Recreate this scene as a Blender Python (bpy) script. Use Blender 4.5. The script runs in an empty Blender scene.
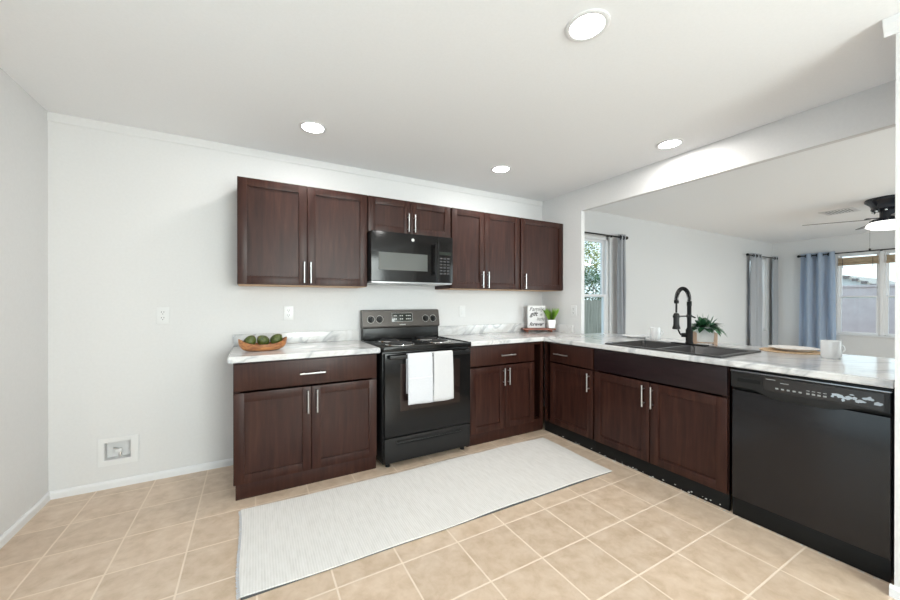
import bpy, bmesh, math, random
from mathutils import Vector, Matrix
random.seed(7)
SC = bpy.context.scene
COL = SC.collection
R = math.radians
PI = math.pi

# ------------------------------------------------------------------ camera
cd = bpy.data.cameras.new('camera'); cam = bpy.data.objects.new('camera', cd); COL.objects.link(cam)
cd.sensor_width = 36.0; cd.lens = 352.448 / 900 * 36
cd.shift_x = 5.11 / 900; cd.shift_y = 2.29 / 900
cd.clip_start = 0.02; cd.clip_end = 200
cam.location = (-0.8491, -3.1711, 1.2585)
cam.rotation_euler = (PI/2 - 0.0021, 0, -0.4994)
SC.camera = cam

# ------------------------------------------------------------------ exposure
SC.view_settings.view_transform = 'Standard'
SC.view_settings.look = 'None'
SC.view_settings.gamma = 1.0
SC.view_settings.use_curve_mapping = False
SC.view_settings.exposure = 0.33
SC.cycles.max_bounces = 10
SC.cycles.diffuse_bounces = 6
SC.cycles.sample_clamp_indirect = 6.0

# ------------------------------------------------------------------ sky
w = bpy.data.worlds.new('sky'); SC.world = w; w.use_nodes = True
nt = w.node_tree; nt.nodes.clear()
tc = nt.nodes.new('ShaderNodeTexCoord'); sep = nt.nodes.new('ShaderNodeSeparateXYZ')
rmp = nt.nodes.new('ShaderNodeValToRGB'); bg = nt.nodes.new('ShaderNodeBackground'); out = nt.nodes.new('ShaderNodeOutputWorld')
nt.links.new(tc.outputs['Generated'], sep.inputs[0]); nt.links.new(sep.outputs['Z'], rmp.inputs[0])
rmp.color_ramp.elements[0].position = 0.0; rmp.color_ramp.elements[0].color = (0.90, 0.97, 1.0, 1)
rmp.color_ramp.elements[1].position = 0.5; rmp.color_ramp.elements[1].color = (0.62, 0.80, 0.98, 1)
nt.links.new(rmp.outputs[0], bg.inputs[0]); bg.inputs[1].default_value = 1.5
nt.links.new(bg.outputs[0], out.inputs[0])

# ------------------------------------------------------------------ area lights added at unseen openings, standing in for daylight
def area(name, loc, rot, sx, sy, power, color):
    l = bpy.data.lights.new(name, 'AREA'); l.shape = 'RECTANGLE'; l.size = sx; l.size_y = sy
    l.energy = power; l.color = color
    o = bpy.data.objects.new(name, l); COL.objects.link(o); o.location = loc; o.rotation_euler = rot
    return o
area('patio_daylight', (-2.35, -3.05, 1.1), (0, -PI/2, 0), 2.1, 2.7, 24, (0.84, 0.92, 1.0))
area('rear_fill', (0.45, -5.95, 1.5), (PI/2, 0, 0), 1.7, 1.6, 165, (1.0, 0.98, 0.95))  # added fill light, brightens the kitchen from behind the camera
area('living_fill', (4.9, -5.95, 1.2), (PI/2, 0, 0), 3.3, 2.0, 125, (0.95, 0.98, 1.0))  # unseen fill light added at the rear to brighten the living room

# ------------------------------------------------------------------ materials
MAT = {}
def mat(name, color, rough=0.5, metal=0.0, spec=0.5, emis=None, estr=0, coat=0):
    m = bpy.data.materials.new(name); m.use_nodes = True
    b = m.node_tree.nodes['Principled BSDF']
    b.inputs['Base Color'].default_value = (*color, 1); b.inputs['Roughness'].default_value = rough
    b.inputs['Metallic'].default_value = metal; b.inputs['Specular IOR Level'].default_value = spec
    b.inputs['Coat Weight'].default_value = coat; b.inputs['Coat Roughness'].default_value = 0.08
    if emis: b.inputs['Emission Color'].default_value = (*emis, 1); b.inputs['Emission Strength'].default_value = estr
    MAT[name] = m
    return m
def N(m, t, **kw):
    n = m.node_tree.nodes.new(t)
    for k, v in kw.items():
        if k in n.inputs: n.inputs[k].default_value = v
        else: setattr(n, k, v)
    return n
def L(m, a, b): m.node_tree.links.new(a, b)
def BS(m): return m.node_tree.nodes['Principled BSDF']
def coords(m, scale=(1,1,1), loc=(0,0,0), rot=(0,0,0), kind='Object'):
    t = N(m, 'ShaderNodeTexCoord'); mp = N(m, 'ShaderNodeMapping')
    mp.inputs['Scale'].default_value = scale; mp.inputs['Location'].default_value = loc; mp.inputs['Rotation'].default_value = rot
    L(m, t.outputs[kind], mp.inputs[0]); return mp.outputs[0]
def ramp(m, fac, stops):
    r = N(m, 'ShaderNodeValToRGB'); e = r.color_ramp.elements
    while len(e) < len(stops): e.new(0.5)
    for el, (p, c) in zip(e, stops): el.position = p; el.color = (*c, 1)
    L(m, fac, r.inputs[0]); return r.outputs[0]
def bump(m, h, strength=0.2, dist=0.002):
    b = N(m, 'ShaderNodeBump'); b.inputs['Strength'].default_value = strength; b.inputs['Distance'].default_value = dist
    L(m, h, b.inputs['Height']); L(m, b.outputs[0], BS(m).inputs['Normal'])
def noisy(name, stops, scale, rough=0.5, detail=4, stretch=(1,1,1), bmp=0, metal=0, spec=0.5, dist=0, bd=0.002):
    m = mat(name, stops[0][1], rough, metal, spec)
    n = N(m, 'ShaderNodeTexNoise'); n.inputs['Scale'].default_value = scale; n.inputs['Detail'].default_value = detail
    n.inputs['Distortion'].default_value = dist
    L(m, coords(m, stretch), n.inputs['Vector'])
    L(m, ramp(m, n.outputs[0], stops), BS(m).inputs['Base Color'])
    if bmp: bump(m, n.outputs[0], bmp, bd)
    return m

noisy('wall_paint', [(0.3, (0.665,0.66,0.66)), (0.7, (0.685,0.68,0.68))], 60, 0.6, bmp=0.12, bd=0.001)
noisy('ceiling_paint', [(0.3, (0.84,0.845,0.86)), (0.7, (0.86,0.865,0.88))], 90, 0.8, bmp=0.2, bd=0.001)
mat('trim_white', (0.74,0.74,0.75), 0.35)
mat('window_vinyl', (0.80,0.80,0.81), 0.35)
mat('plastic_white', (0.72,0.72,0.72), 0.3)
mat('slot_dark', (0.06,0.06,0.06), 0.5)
mat('black_gloss', (0.008,0.0075,0.0075), 0.14, spec=0.28)
mat('black_satin', (0.013,0.0125,0.0125), 0.30, spec=0.28)
mat('black_matte', (0.007,0.007,0.007), 0.5, spec=0.2)
mat('oven_glass', (0.02,0.012,0.011), 0.06)
mat('microwave_window', (0.115,0.12,0.115), 0.12, spec=0.3)
mat('range_panel', (0.085,0.075,0.068), 0.3, metal=0.5)
mat('panel_mark', (0.55,0.55,0.52), 0.4)
mat('display', (0.02,0.025,0.02), 0.15)
mat('steel', (0.58,0.58,0.58), 0.3, metal=1.0)
mat('chrome', (0.75,0.75,0.75), 0.12, metal=1.0)
mat('coil', (0.03,0.03,0.032), 0.4)
mat('ceramic', (0.74,0.74,0.74), 0.16)
mat('ceramic_cream', (0.74,0.71,0.68), 0.3)
mat('pot_white', (0.84,0.84,0.82), 0.4)
mat('underside_wood', (0.50,0.30,0.16), 0.5)
mat('soil', (0.04,0.025,0.015), 0.9)
mat('ink', (0.07,0.065,0.065), 0.7)
mat('sign_face', (0.74,0.73,0.73), 0.6)
mat('curtain_lining', (0.80,0.81,0.84), 0.85)
mat('fan_dark', (0.012,0.014,0.022), 0.22)
mat('fan_blade', (0.12,0.11,0.105), 0.35)
mat('lamp_glass', (0.95,0.95,0.93), 0.3, emis=(1,0.98,0.94), estr=1.6)
mat('downlight_lens', (0.95,0.95,0.95), 0.4, emis=(1,0.99,0.96), estr=22)
mat('stem', (0.12,0.22,0.05), 0.6)
mat('light_wood', (0.62,0.43,0.31), 0.5)
mat('film', (0.42,0.48,0.54), 0.3)
mat('stucco_white', (0.80,0.80,0.80), 0.9)
mat('outdoor_roof', (0.62,0.52,0.44), 0.8)
mat('roof_edge', (0.20,0.16,0.15), 0.8)
noisy('block_fence', [(0.3, (0.58,0.46,0.45)), (0.7, (0.68,0.56,0.54))], 5, 0.9, bmp=0.2)
noisy('fence_wood', [(0.3, (0.24,0.22,0.17)), (0.7, (0.40,0.37,0.30))], 3, 0.8, stretch=(6,6,0.5))
noisy('ground', [(0.3, (0.45,0.42,0.38)), (0.7, (0.55,0.52,0.48))], 2, 0.95)
noisy('bark', [(0.3, (0.10,0.07,0.05)), (0.7, (0.2,0.15,0.11))], 20, 0.9)
noisy('leaf_dark', [(0.3, (0.035,0.09,0.04)), (0.7, (0.09,0.20,0.07))], 3, 0.45)
noisy('leaf_yellow', [(0.3, (0.28,0.34,0.06)), (0.7, (0.55,0.52,0.14))], 3, 0.5)
noisy('leaf_pale', [(0.3, (0.45,0.55,0.50)), (0.7, (0.75,0.82,0.78))], 3, 0.5)
noisy('grass_leaf', [(0.3, (0.10,0.24,0.02)), (0.75, (0.33,0.52,0.08))], 14, 0.5)
noisy('house_leaf', [(0.35, (0.008,0.05,0.018)), (0.7, (0.05,0.16,0.07))], 18, 0.35)
noisy('avocado_skin', [(0.35, (0.018,0.030,0.006)), (0.65, (0.10,0.125,0.02))], 60, 0.45, bmp=0.6, bd=0.003)
noisy('bowl_wood', [(0.35, (0.22,0.08,0.035)), (0.65, (0.50,0.22,0.08))], 12, 0.35, stretch=(1,4,4), dist=1)
noisy('riser_wood', [(0.3, (0.10,0.025,0.012)), (0.7, (0.32,0.09,0.045))], 14, 0.35, stretch=(1,5,5))
noisy('bamboo', [(0.3, (0.30,0.22,0.14)), (0.7, (0.46,0.37,0.26))], 8, 0.7, stretch=(1,1,20))
noisy('woven_mat', [(0.3, (0.42,0.27,0.15)), (0.7, (0.66,0.48,0.30))], 60, 0.8, bmp=0.5)
noisy('sink_composite', [(0.4, (0.022,0.022,0.023)), (0.6, (0.045,0.044,0.044))], 300, 0.38)
noisy('towel_white', [(0.3, (0.58,0.58,0.61)), (0.7, (0.65,0.65,0.68))], 220, 0.95, bmp=0.5)
noisy('towel_cream', [(0.3, (0.55,0.54,0.55)), (0.7, (0.62,0.61,0.62))], 220, 0.95, bmp=0.5)
noisy('curtain_grey', [(0.3, (0.37,0.38,0.405)), (0.7, (0.44,0.45,0.475))], 150, 0.9)
noisy('debris', [(0.3, (0.35,0.33,0.30)), (0.7, (0.7,0.68,0.65))], 40, 0.9)

def curtain_mat():
    m = noisy('curtain_blue', [(0.3, (0.50,0.57,0.67)), (0.7, (0.58,0.65,0.74))], 150, 0.9)
    nt = m.node_tree; tr = N(m, 'ShaderNodeBsdfTranslucent'); tr.inputs[0].default_value = (0.65,0.75,0.88,1)
    mx = N(m, 'ShaderNodeMixShader'); mx.inputs[0].default_value = 0.45
    o = nt.nodes['Material Output']; L(m, BS(m).outputs[0], mx.inputs[1]); L(m, tr.outputs[0], mx.inputs[2]); L(m, mx.outputs[0], o.inputs[0])
curtain_mat()

def glass_mat():
    m = bpy.data.materials.new('window_glass'); m.use_nodes = True; nt = m.node_tree; nt.nodes.clear()
    o = nt.nodes.new('ShaderNodeOutputMaterial'); t = nt.nodes.new('ShaderNodeBsdfTransparent'); g = nt.nodes.new('ShaderNodeBsdfGlossy')
    t.inputs[0].default_value = (0.92,0.97,0.97,1); g.inputs['Roughness'].default_value = 0.02
    lw = nt.nodes.new('ShaderNodeLayerWeight'); lw.inputs[0].default_value = 0.5
    pw = nt.nodes.new('ShaderNodeMath'); pw.operation = 'POWER'; pw.inputs[1].default_value = 5.0; nt.links.new(lw.outputs['Facing'], pw.inputs[0])
    f = nt.nodes.new('ShaderNodeMath'); f.operation = 'MULTIPLY_ADD'; f.inputs[1].default_value = 0.40; f.inputs[2].default_value = 0.035; nt.links.new(pw.outputs[0], f.inputs[0])
    mx = nt.nodes.new('ShaderNodeMixShader')
    nt.links.new(f.outputs[0], mx.inputs[0]); nt.links.new(t.outputs[0], mx.inputs[1]); nt.links.new(g.outputs[0], mx.inputs[2]); nt.links.new(mx.outputs[0], o.inputs[0])
    MAT['window_glass'] = m
glass_mat()

def cabinet_mat():
    m = mat('espresso_wood', (0.04,0.02,0.018), 0.3, spec=0.26)
    v = coords(m, (9, 9, 0.9))
    n = N(m, 'ShaderNodeTexNoise'); n.inputs['Scale'].default_value = 4; n.inputs['Detail'].default_value = 6; n.inputs['Distortion'].default_value = 0.4
    L(m, v, n.inputs['Vector'])
    c = ramp(m, n.outputs[0], [(0.25, (0.019,0.006,0.0045)), (0.55, (0.037,0.0125,0.0085)), (0.8, (0.060,0.023,0.0145))])
    L(m, c, BS(m).inputs['Base Color'])
    n2 = N(m, 'ShaderNodeTexNoise'); n2.inputs['Scale'].default_value = 3; L(m, coords(m), n2.inputs['Vector'])
    mr = N(m, 'ShaderNodeMapRange'); mr.inputs['To Min'].default_value = 0.28; mr.inputs['To Max'].default_value = 0.46
    L(m, n2.outputs[0], mr.inputs[0]); L(m, mr.outputs[0], BS(m).inputs['Roughness'])
    bump(m, n.outputs[0], 0.06, 0.001)
cabinet_mat()

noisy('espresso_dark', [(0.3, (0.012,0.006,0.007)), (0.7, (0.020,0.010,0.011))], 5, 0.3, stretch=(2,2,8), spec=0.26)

def marble_mat():
    m = mat('marble_laminate', (0.8,0.8,0.8), 0.13, coat=0.2)
    v = coords(m, (1, 1, 1), rot=(0.3, 0.2, 0.55))
    n = N(m, 'ShaderNodeTexNoise'); n.inputs['Scale'].default_value = 1.15; n.inputs['Detail'].default_value = 5; n.inputs['Distortion'].default_value = 1.1
    mp = N(m, 'ShaderNodeMapping'); mp.inputs['Scale'].default_value = (1, 2.6, 2.2); L(m, v, mp.inputs[0]); L(m, mp.outputs[0], n.inputs['Vector'])
    c1 = ramp(m, n.outputs[0], [(0.30, (0.60,0.59,0.585)), (0.45, (0.69,0.685,0.68)), (0.487, (0.45,0.455,0.47)), (0.54, (0.68,0.675,0.67)), (0.75, (0.63,0.62,0.615))])
    n2 = N(m, 'ShaderNodeTexNoise'); n2.inputs['Scale'].default_value = 3; n2.inputs['Detail'].default_value = 5; n2.inputs['Distortion'].default_value = 0.9
    L(m, mp.outputs[0], n2.inputs['Vector'])
    c2 = ramp(m, n2.outputs[0], [(0.42, (1,1,1)), (0.49, (0.90,0.885,0.875)), (0.55, (1,1,1))])
    mx = N(m, 'ShaderNodeMix', data_type='RGBA', blend_type='MULTIPLY'); mx.inputs[0].default_value = 0.9
    L(m, c1, mx.inputs[6]); L(m, c2, mx.inputs[7]); L(m, mx.outputs[2], BS(m).inputs['Base Color'])
marble_mat()

def tile_mat():
    m = mat('floor_tile', (0.6,0.48,0.36), 0.3)
    v = coords(m, loc=(-0.09, 2.178, 0))
    b = N(m, 'ShaderNodeTexBrick', offset=0.0, squash=1.0)
    b.inputs['Scale'].default_value = 1; b.inputs['Brick Width'].default_value = 0.308; b.inputs['Row Height'].default_value = 0.295
    b.inputs['Mortar Size'].default_value = 0.0048; b.inputs['Mortar Smooth'].default_value = 0.3; b.inputs['Bias'].default_value = 0
    b.inputs['Color1'].default_value = (0.94,0.94,0.94,1); b.inputs['Color2'].default_value = (1.05,1.05,1.05,1); b.inputs['Mortar'].default_value = (1,1,1,1)
    L(m, v, b.inputs['Vector'])
    n = N(m, 'ShaderNodeTexNoise'); n.inputs['Scale'].default_value = 12; n.inputs['Detail'].default_value = 8; n.inputs['Distortion'].default_value = 0.3; n.inputs['Roughness'].default_value = 0.62
    L(m, v, n.inputs['Vector'])
    c = ramp(m, n.outputs[0], [(0.32, (0.50,0.37,0.26)), (0.5, (0.585,0.445,0.33)), (0.70, (0.66,0.525,0.41))])
    mu = N(m, 'ShaderNodeMix', data_type='RGBA', blend_type='MULTIPLY'); mu.inputs[0].default_value = 1
    L(m, c, mu.inputs[6]); L(m, b.outputs['Color'], mu.inputs[7])
    mx = N(m, 'ShaderNodeMix', data_type='RGBA'); L(m, b.outputs['Fac'], mx.inputs[0]); L(m, mu.outputs[2], mx.inputs[6])
    mx.inputs[7].default_value = (0.74,0.61,0.49,1)
    L(m, mx.outputs[2], BS(m).inputs['Base Color'])
    mr = N(m, 'ShaderNodeMapRange'); mr.inputs['To Min'].default_value = 0.28; mr.inputs['To Max'].default_value = 0.8
    L(m, b.outputs['Fac'], mr.inputs[0]); L(m, mr.outputs[0], BS(m).inputs['Roughness'])
    inv = N(m, 'ShaderNodeMath', operation='SUBTRACT'); inv.inputs[0].default_value = 1.0; L(m, b.outputs['Fac'], inv.inputs[1])
    bump(m, inv.outputs[0], 0.35, 0.002)
tile_mat()

def rug_mat():
    m = mat('rug_weave', (0.78,0.76,0.72), 0.95, spec=0.2)
    v = coords(m)
    wv = N(m, 'ShaderNodeTexWave', wave_type='BANDS', bands_direction='X'); wv.inputs['Scale'].default_value = 26; wv.inputs['Distortion'].default_value = 0.8; wv.inputs['Detail'].default_value = 2
    wv.inputs['Detail Scale'].default_value = 6
    L(m, v, wv.inputs['Vector'])
    n = N(m, 'ShaderNodeTexNoise'); n.inputs['Scale'].default_value = 55; n.inputs['Detail'].default_value = 3; L(m, coords(m, (1.0, 0.22, 1)), n.inputs['Vector'])
    ad = N(m, 'ShaderNodeMath', operation='MULTIPLY_ADD'); ad.inputs[1].default_value = 0.35; L(m, wv.outputs['Fac'], ad.inputs[0]); L(m, n.outputs[0], ad.inputs[2])
    c = ramp(m, ad.outputs[0], [(0.3, (0.62,0.59,0.56)), (0.7, (0.70,0.67,0.64)), (1.0, (0.73,0.70,0.675))])
    L(m, c, BS(m).inputs['Base Color']); bump(m, ad.outputs[0], 0.5, 0.003)
rug_mat()

# ------------------------------------------------------------------ mesh helpers
class MB:
    def __init__(s): s.bm = bmesh.new()
    def merge(s, b2, mtx=None):
        me = bpy.data.meshes.new('tmp'); b2.to_mesh(me); b2.free()
        if mtx is not None: me.transform(mtx)
        s.bm.from_mesh(me); bpy.data.meshes.remove(me)
    def box(s, a, b, bev=0.0, seg=2, mtx=None):
        b2 = bmesh.new(); bmesh.ops.create_cube(b2, size=1)
        c = [(a[i]+b[i])/2 for i in range(3)]; d = [abs(b[i]-a[i]) for i in range(3)]
        bmesh.ops.scale(b2, vec=d, verts=b2.verts); bmesh.ops.translate(b2, vec=c, verts=b2.verts)
        if bev: bmesh.ops.bevel(b2, geom=b2.edges[:], offset=min(bev, min(d)*0.45), segments=seg, affect='EDGES', profile=0.6)
        s.merge(b2, mtx); return s
    def cyl(s, a, b, r, r2=None, seg=20, cap=True, mtx=None, bev=0):
        a = Vector(a); b = Vector(b); d = b - a; b2 = bmesh.new()
        bmesh.ops.create_cone(b2, cap_ends=cap, segments=seg, radius1=r, radius2=r if r2 is None else r2, depth=d.length)
        if bev: bmesh.ops.bevel(b2, geom=[e for e in b2.edges if len(e.link_faces) == 2 and any(len(f.verts) > 4 for f in e.link_faces)], offset=bev, segments=2, affect='EDGES')
        q = Vector((0,0,1)).rotation_difference(d.normalized()).to_matrix().to_4x4()
        m = Matrix.Translation((a+b)/2) @ q
        s.merge(b2, m if mtx is None else mtx @ m); return s
    def sph(s, c, r, sc=(1,1,1), seg=16, rot=None, mtx=None):
        b2 = bmesh.new(); bmesh.ops.create_uvsphere(b2, u_segments=seg, v_segments=max(6, seg//2), radius=r)
        m = Matrix.Translation(c) @ (rot if rot is not None else Matrix()) @ Matrix.Diagonal((*sc, 1))
        s.merge(b2, m if mtx is None else mtx @ m); return s
    def lathe(s, prof, c=(0,0,0), seg=32, mtx=None):
        b2 = bmesh.new(); rings = []
        for r, z in prof:
            if r < 1e-6: rings.append([b2.verts.new((0,0,z))])
            else: rings.append([b2.verts.new((r*math.cos(2*PI*k/seg), r*math.sin(2*PI*k/seg), z)) for k in range(seg)])
        for A, B in zip(rings, rings[1:]):
            for k in range(seg):
                k2 = (k+1) % seg
                if len(A) == 1 and len(B) == 1: continue
                if len(A) == 1: b2.faces.new((A[0], B[k2], B[k]))
                elif len(B) == 1: b2.faces.new((A[k], A[k2], B[0]))
                else: b2.faces.new((A[k], A[k2], B[k2], B[k]))
        bmesh.ops.recalc_face_normals(b2, faces=b2.faces)
        m = Matrix.Translation(c)
        s.merge(b2, m if mtx is None else mtx @ m); return s
    def tube(s, pts, r, seg=10, cap=True):
        pts = [Vector(p) for p in pts]; b2 = bmesh.new(); rings = []; prev = None
        rr = r if isinstance(r, (list, tuple)) else [r]*len(pts)
        for i, p in enumerate(pts):
            t = (pts[min(i+1, len(pts)-1)] - pts[max(i-1, 0)]).normalized()
            if prev is None:
                u = t.cross(Vector((0,0,1)));
                if u.length < 0.01: u = t.cross(Vector((0,1,0)))
                u.normalize()
            else:
                u = (prev - t * prev.dot(t)).normalized()
            prev = u; v = t.cross(u)
            rings.append([b2.verts.new(p + (u*math.cos(2*PI*k/seg) + v*math.sin(2*PI*k/seg)) * rr[i]) for k in range(seg)])
        for A, B in zip(rings, rings[1:]):
            for k in range(seg): b2.faces.new((A[k], A[(k+1)%seg], B[(k+1)%seg], B[k]))
        if cap: b2.faces.new(rings[0]); b2.faces.new(rings[-1])
        bmesh.ops.recalc_face_normals(b2, faces=b2.faces)
        s.merge(b2); return s
    def prism(s, poly, a, b, axis='y', bev=0):
        """poly: 2D points; extruded from a to b along axis"""
        b2 = bmesh.new()
        def P(u, v, w): return {'y': (u, w, v), 'x': (w, u, v), 'z': (u, v, w)}[axis]
        A = [b2.verts.new(P(u, v, a)) for u, v in poly]; B = [b2.verts.new(P(u, v, b)) for u, v in poly]
        n = len(poly); b2.faces.new(A); b2.faces.new(B)
        for k in range(n): b2.faces.new((A[k], A[(k+1)%n], B[(k+1)%n], B[k]))
        bmesh.ops.recalc_face_normals(b2, faces=b2.faces)
        if bev: bmesh.ops.bevel(b2, geom=b2.edges[:], offset=bev, segments=2, affect='EDGES')
        s.merge(b2); return s
    def cells(s, us, vs, keep, a, b, axis='z', bev=0):
        """slab with holes: grid cells kept where keep(u,v) is true"""
        b2 = bmesh.new(); V = {}
        def P(u, v, w): return {'y': (u, w, v), 'x': (w, u, v), 'z': (u, v, w)}[axis]
        def vt(i, j, k):
            if (i, j, k) not in V: V[(i,j,k)] = b2.verts.new(P(us[i], vs[j], (a, b)[k]))
            return V[(i,j,k)]
        K = lambda i, j: 0 <= i < len(us)-1 and 0 <= j < len(vs)-1 and keep((us[i]+us[i+1])/2, (vs[j]+vs[j+1])/2)
        for i in range(len(us)-1):
            for j in range(len(vs)-1):
                if not K(i, j): continue
                for k in (0, 1): b2.faces.new([vt(i,j,k), vt(i+1,j,k), vt(i+1,j+1,k), vt(i,j+1,k)])
                for (di, dj, p, q) in ((-1,0,(i,j),(i,j+1)), (1,0,(i+1,j),(i+1,j+1)), (0,-1,(i,j),(i+1,j)), (0,1,(i,j+1),(i+1,j+1))):
                    if not K(i+di, j+dj): b2.faces.new([vt(*p,0), vt(*q,0), vt(*q,1), vt(*p,1)])
        bmesh.ops.recalc_face_normals(b2, faces=b2.faces)
        bmesh.ops.dissolve_limit(b2, angle_limit=0.01, verts=b2.verts, edges=b2.edges)
        if bev:
            es = [e for e in b2.edges if len(e.link_faces) == 2 and e.calc_face_angle() > 0.5]
            bmesh.ops.bevel(b2, geom=es, offset=bev, segments=3, affect='EDGES')
        s.merge(b2); return s
    def leaf(s, base, d, up, length, width, droop=0.3, n=4):
        """pointed leaf blade growing from base along d"""
        base = Vector(base); d = Vector(d).normalized(); side = d.cross(Vector(up)).normalized()
        if side.length < 0.1: side = Vector((1,0,0))
        prev = None; bm = s.bm; nrm = side.cross(d)
        for i in range(n+1):
            t = i/n; wd = width * (math.sin(PI*min(1, t*0.92+0.08))**0.8) * 0.5
            c = base + d*length*t + Vector((0,0,-droop*length*t*t))
            row = [bm.verts.new(c - side*wd), bm.verts.new(c - nrm*wd*0.25), bm.verts.new(c + side*wd)]
            if prev:
                bm.faces.new((prev[0], prev[1], row[1], row[0])); bm.faces.new((prev[1], prev[2], row[2], row[1]))
            prev = row
        return s
    def build(s, name, m, parent=None, loc=None, smooth=True, angle=35):
        me = bpy.data.meshes.new(name)
        if loc is not None: bmesh.ops.translate(s.bm, vec=[-c for c in loc], verts=s.bm.verts)
        s.bm.to_mesh(me); s.bm.free()
        me.materials.append(MAT[m])
        if smooth:
            me.polygons.foreach_set('use_smooth', [True]*len(me.polygons))
            me.set_sharp_from_angle(angle=R(angle))
        o = bpy.data.objects.new(name, me); COL.objects.link(o)
        if loc is not None: o.location = loc
        if parent is not None: o.parent = parent
        return o
def tag(o, label, cat, group=None, kind=None):
    o['label'] = label; o['category'] = cat
    if group: o['group'] = group
    if kind: o['kind'] = kind
    return o
def thing(name, label, cat, loc=(0,0,0), rz=0, group=None):
    o = bpy.data.objects.new(name, None); COL.objects.link(o); o.location = loc; o.rotation_euler = (0,0,rz)
    o.empty_display_size = 0.05
    return tag(o, label, cat, group)
def structure(o, label=None):
    o['kind'] = 'structure'
    if label: o['label'] = label
    return o
def copy_tree(o, parent=None):
    c = o.copy(); COL.objects.link(c); c.parent = parent
    for ch in list(o.children): copy_tree(ch, c)
    return c
def text_mesh(name, body, size, m, parent, mtx, shear=0.0, depth=0.0006, offset=0.0, align='LEFT'):
    cu = bpy.data.curves.new(name, 'FONT'); cu.body = body; cu.size = size; cu.shear = shear; cu.extrude = depth; cu.offset = offset; cu.align_x = align
    t = bpy.data.objects.new('tmp_text', cu); COL.objects.link(t)
    dg = bpy.context.evaluated_depsgraph_get(); me = bpy.data.meshes.new_from_object(t.evaluated_get(dg))
    bpy.data.objects.remove(t); me.name = name; me.materials.clear(); me.materials.append(MAT[m]); me.transform(mtx)
    o = bpy.data.objects.new(name, me); COL.objects.link(o); o.parent = parent
    return o

# ------------------------------------------------------------------ the room
H = 2.464; W = 2.2185; XL = -1.9895; XF = 8.63; YB = -5.6; T = 0.12
CX = 1.55; CY = -2.772         # the wall end right of the dishwasher
KW = 0.05                      # thickness of the pass-through wall
structure(MB().box((XL-T, YB-T, -0.12), (XF+T, T, 0)).build('floor', 'floor_tile', smooth=False), 'beige square ceramic tile floor with pale grout')
structure(MB().box((XL-T, YB-T, H), (XF+T, T, H+0.12)).build('ceiling', 'ceiling_paint', smooth=False), 'flat off-white painted ceiling')
# openings: window_1, window_2 in the back wall, water box recess
W1 = (2.35, 3.47, 0.75, 2.145); W2 = (7.62, 8.36, 0.66, 2.145); WB = (-1.726, -1.587, 0.187, 0.308)
def inr(u, v, r): return r[0] < u < r[1] and r[2] < v < r[3]
us = sorted({XL-T, XF+T, *W1[:2], *W2[:2], *WB[:2]}); vs = sorted({0, H, *W1[2:], *W2[2:], *WB[2:]})
structure(MB().cells(us, vs, lambda u, v: not (inr(u,v,W1) or inr(u,v,W2) or inr(u,v,WB)), 0, T, 'y').build('wall_back', 'wall_paint', smooth=False), 'white painted back wall')
D1 = (-4.4, -1.7, 0.0, 2.06)   # patio door in the left wall
us = sorted({YB-T, 0, *D1[:2]}); vs = sorted({0, H, D1[3]})
structure(MB().cells(us, vs, lambda u, v: not inr(u,v,D1), XL-T, XL, 'x').build('wall_left', 'wall_paint', smooth=False), 'white painted left wall')
WF = (-2.42, -0.925, 0.665, 2.13)
us = sorted({YB-T, 0, *WF[:2]}); vs = sorted({0, H, *WF[2:]})
structure(MB().cells(us, vs, lambda u, v: not inr(u,v,WF), XF, XF+T, 'x').build('wall_far', 'wall_paint', smooth=False), 'white far wall of the living room with the double window')
R1 = (-0.5, 1.4, 0.7, 2.3); R2 = (3.2, 6.6, 0.0, 2.2)  # unseen rear openings, placed to let the added fill lights in
us = sorted({XL-T, XF+T, *R1[:2], *R2[:2]}); vs = sorted({0, H, *R1[2:], R2[3]})
structure(MB().cells(us, vs, lambda u, v: not (inr(u,v,R1) or inr(u,v,R2)), YB-T, YB, 'y').build('wall_rear', 'wall_paint', smooth=False), 'white painted rear wall')
# pass-through wall: stub, header, knee wall under the worktop in one piece
structure(MB().box((W, -0.575, 0), (W+KW, 0, H)).build('wall_passthrough', 'wall_paint', smooth=False), 'short white wall beside the pass-through opening')
structure(MB().box((W, CY, 2.225), (W+KW, -0.575, H)).build('wall_header', 'wall_paint', smooth=False), 'white header above the pass-through opening')
structure(MB().box((W+0.001, CY, 0), (W+KW, -0.575, 0.872)).build('wall_knee', 'wall_paint', smooth=False), 'low white wall behind the peninsula cabinets')
structure(MB().box((CX, YB, 0), (2.42, CY, H)).build('wall_right', 'wall_paint', smooth=False), 'white wall end right of the dishwasher')
# baseboards and trims
bp = [(0, 0), (0.014, 0), (0.013, 0.036), (0.009, 0.044), (0.005, 0.050), (0, 0.050)]
b = MB(); b.prism([(-u, v) for u, v in bp], XL, -0.95, 'x'); structure(b.build('baseboard_back', 'trim_white', smooth=False))
b = MB(); b.prism([(-u, v) for u, v in bp], W+KW, XF, 'x'); structure(b.build('baseboard_living', 'trim_white', smooth=False))
b = MB(); b.prism([(XL+u, v) for u, v in bp], -1.67, -0.0, 'y'); structure(b.build('baseboard_left', 'trim_white', smooth=False))
b = MB(); b.prism([(XF-u, v) for u, v in bp], YB, 0, 'y'); structure(b.build('baseboard_far', 'trim_white', smooth=False))
b = MB(); b.prism([(CX-u, v) for u, v in bp], YB, CY+0.012, 'y'); structure(b.build('baseboard_right', 'trim_white', smooth=False))
b = MB(); b.prism([(0, H-0.062), (-0.003, H-0.062), (-0.006, H-0.056), (-0.006, H-0.001), (0, H-0.001)], XL, W, 'x'); structure(b.build('trim_1', 'wall_paint', smooth=False))
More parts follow.
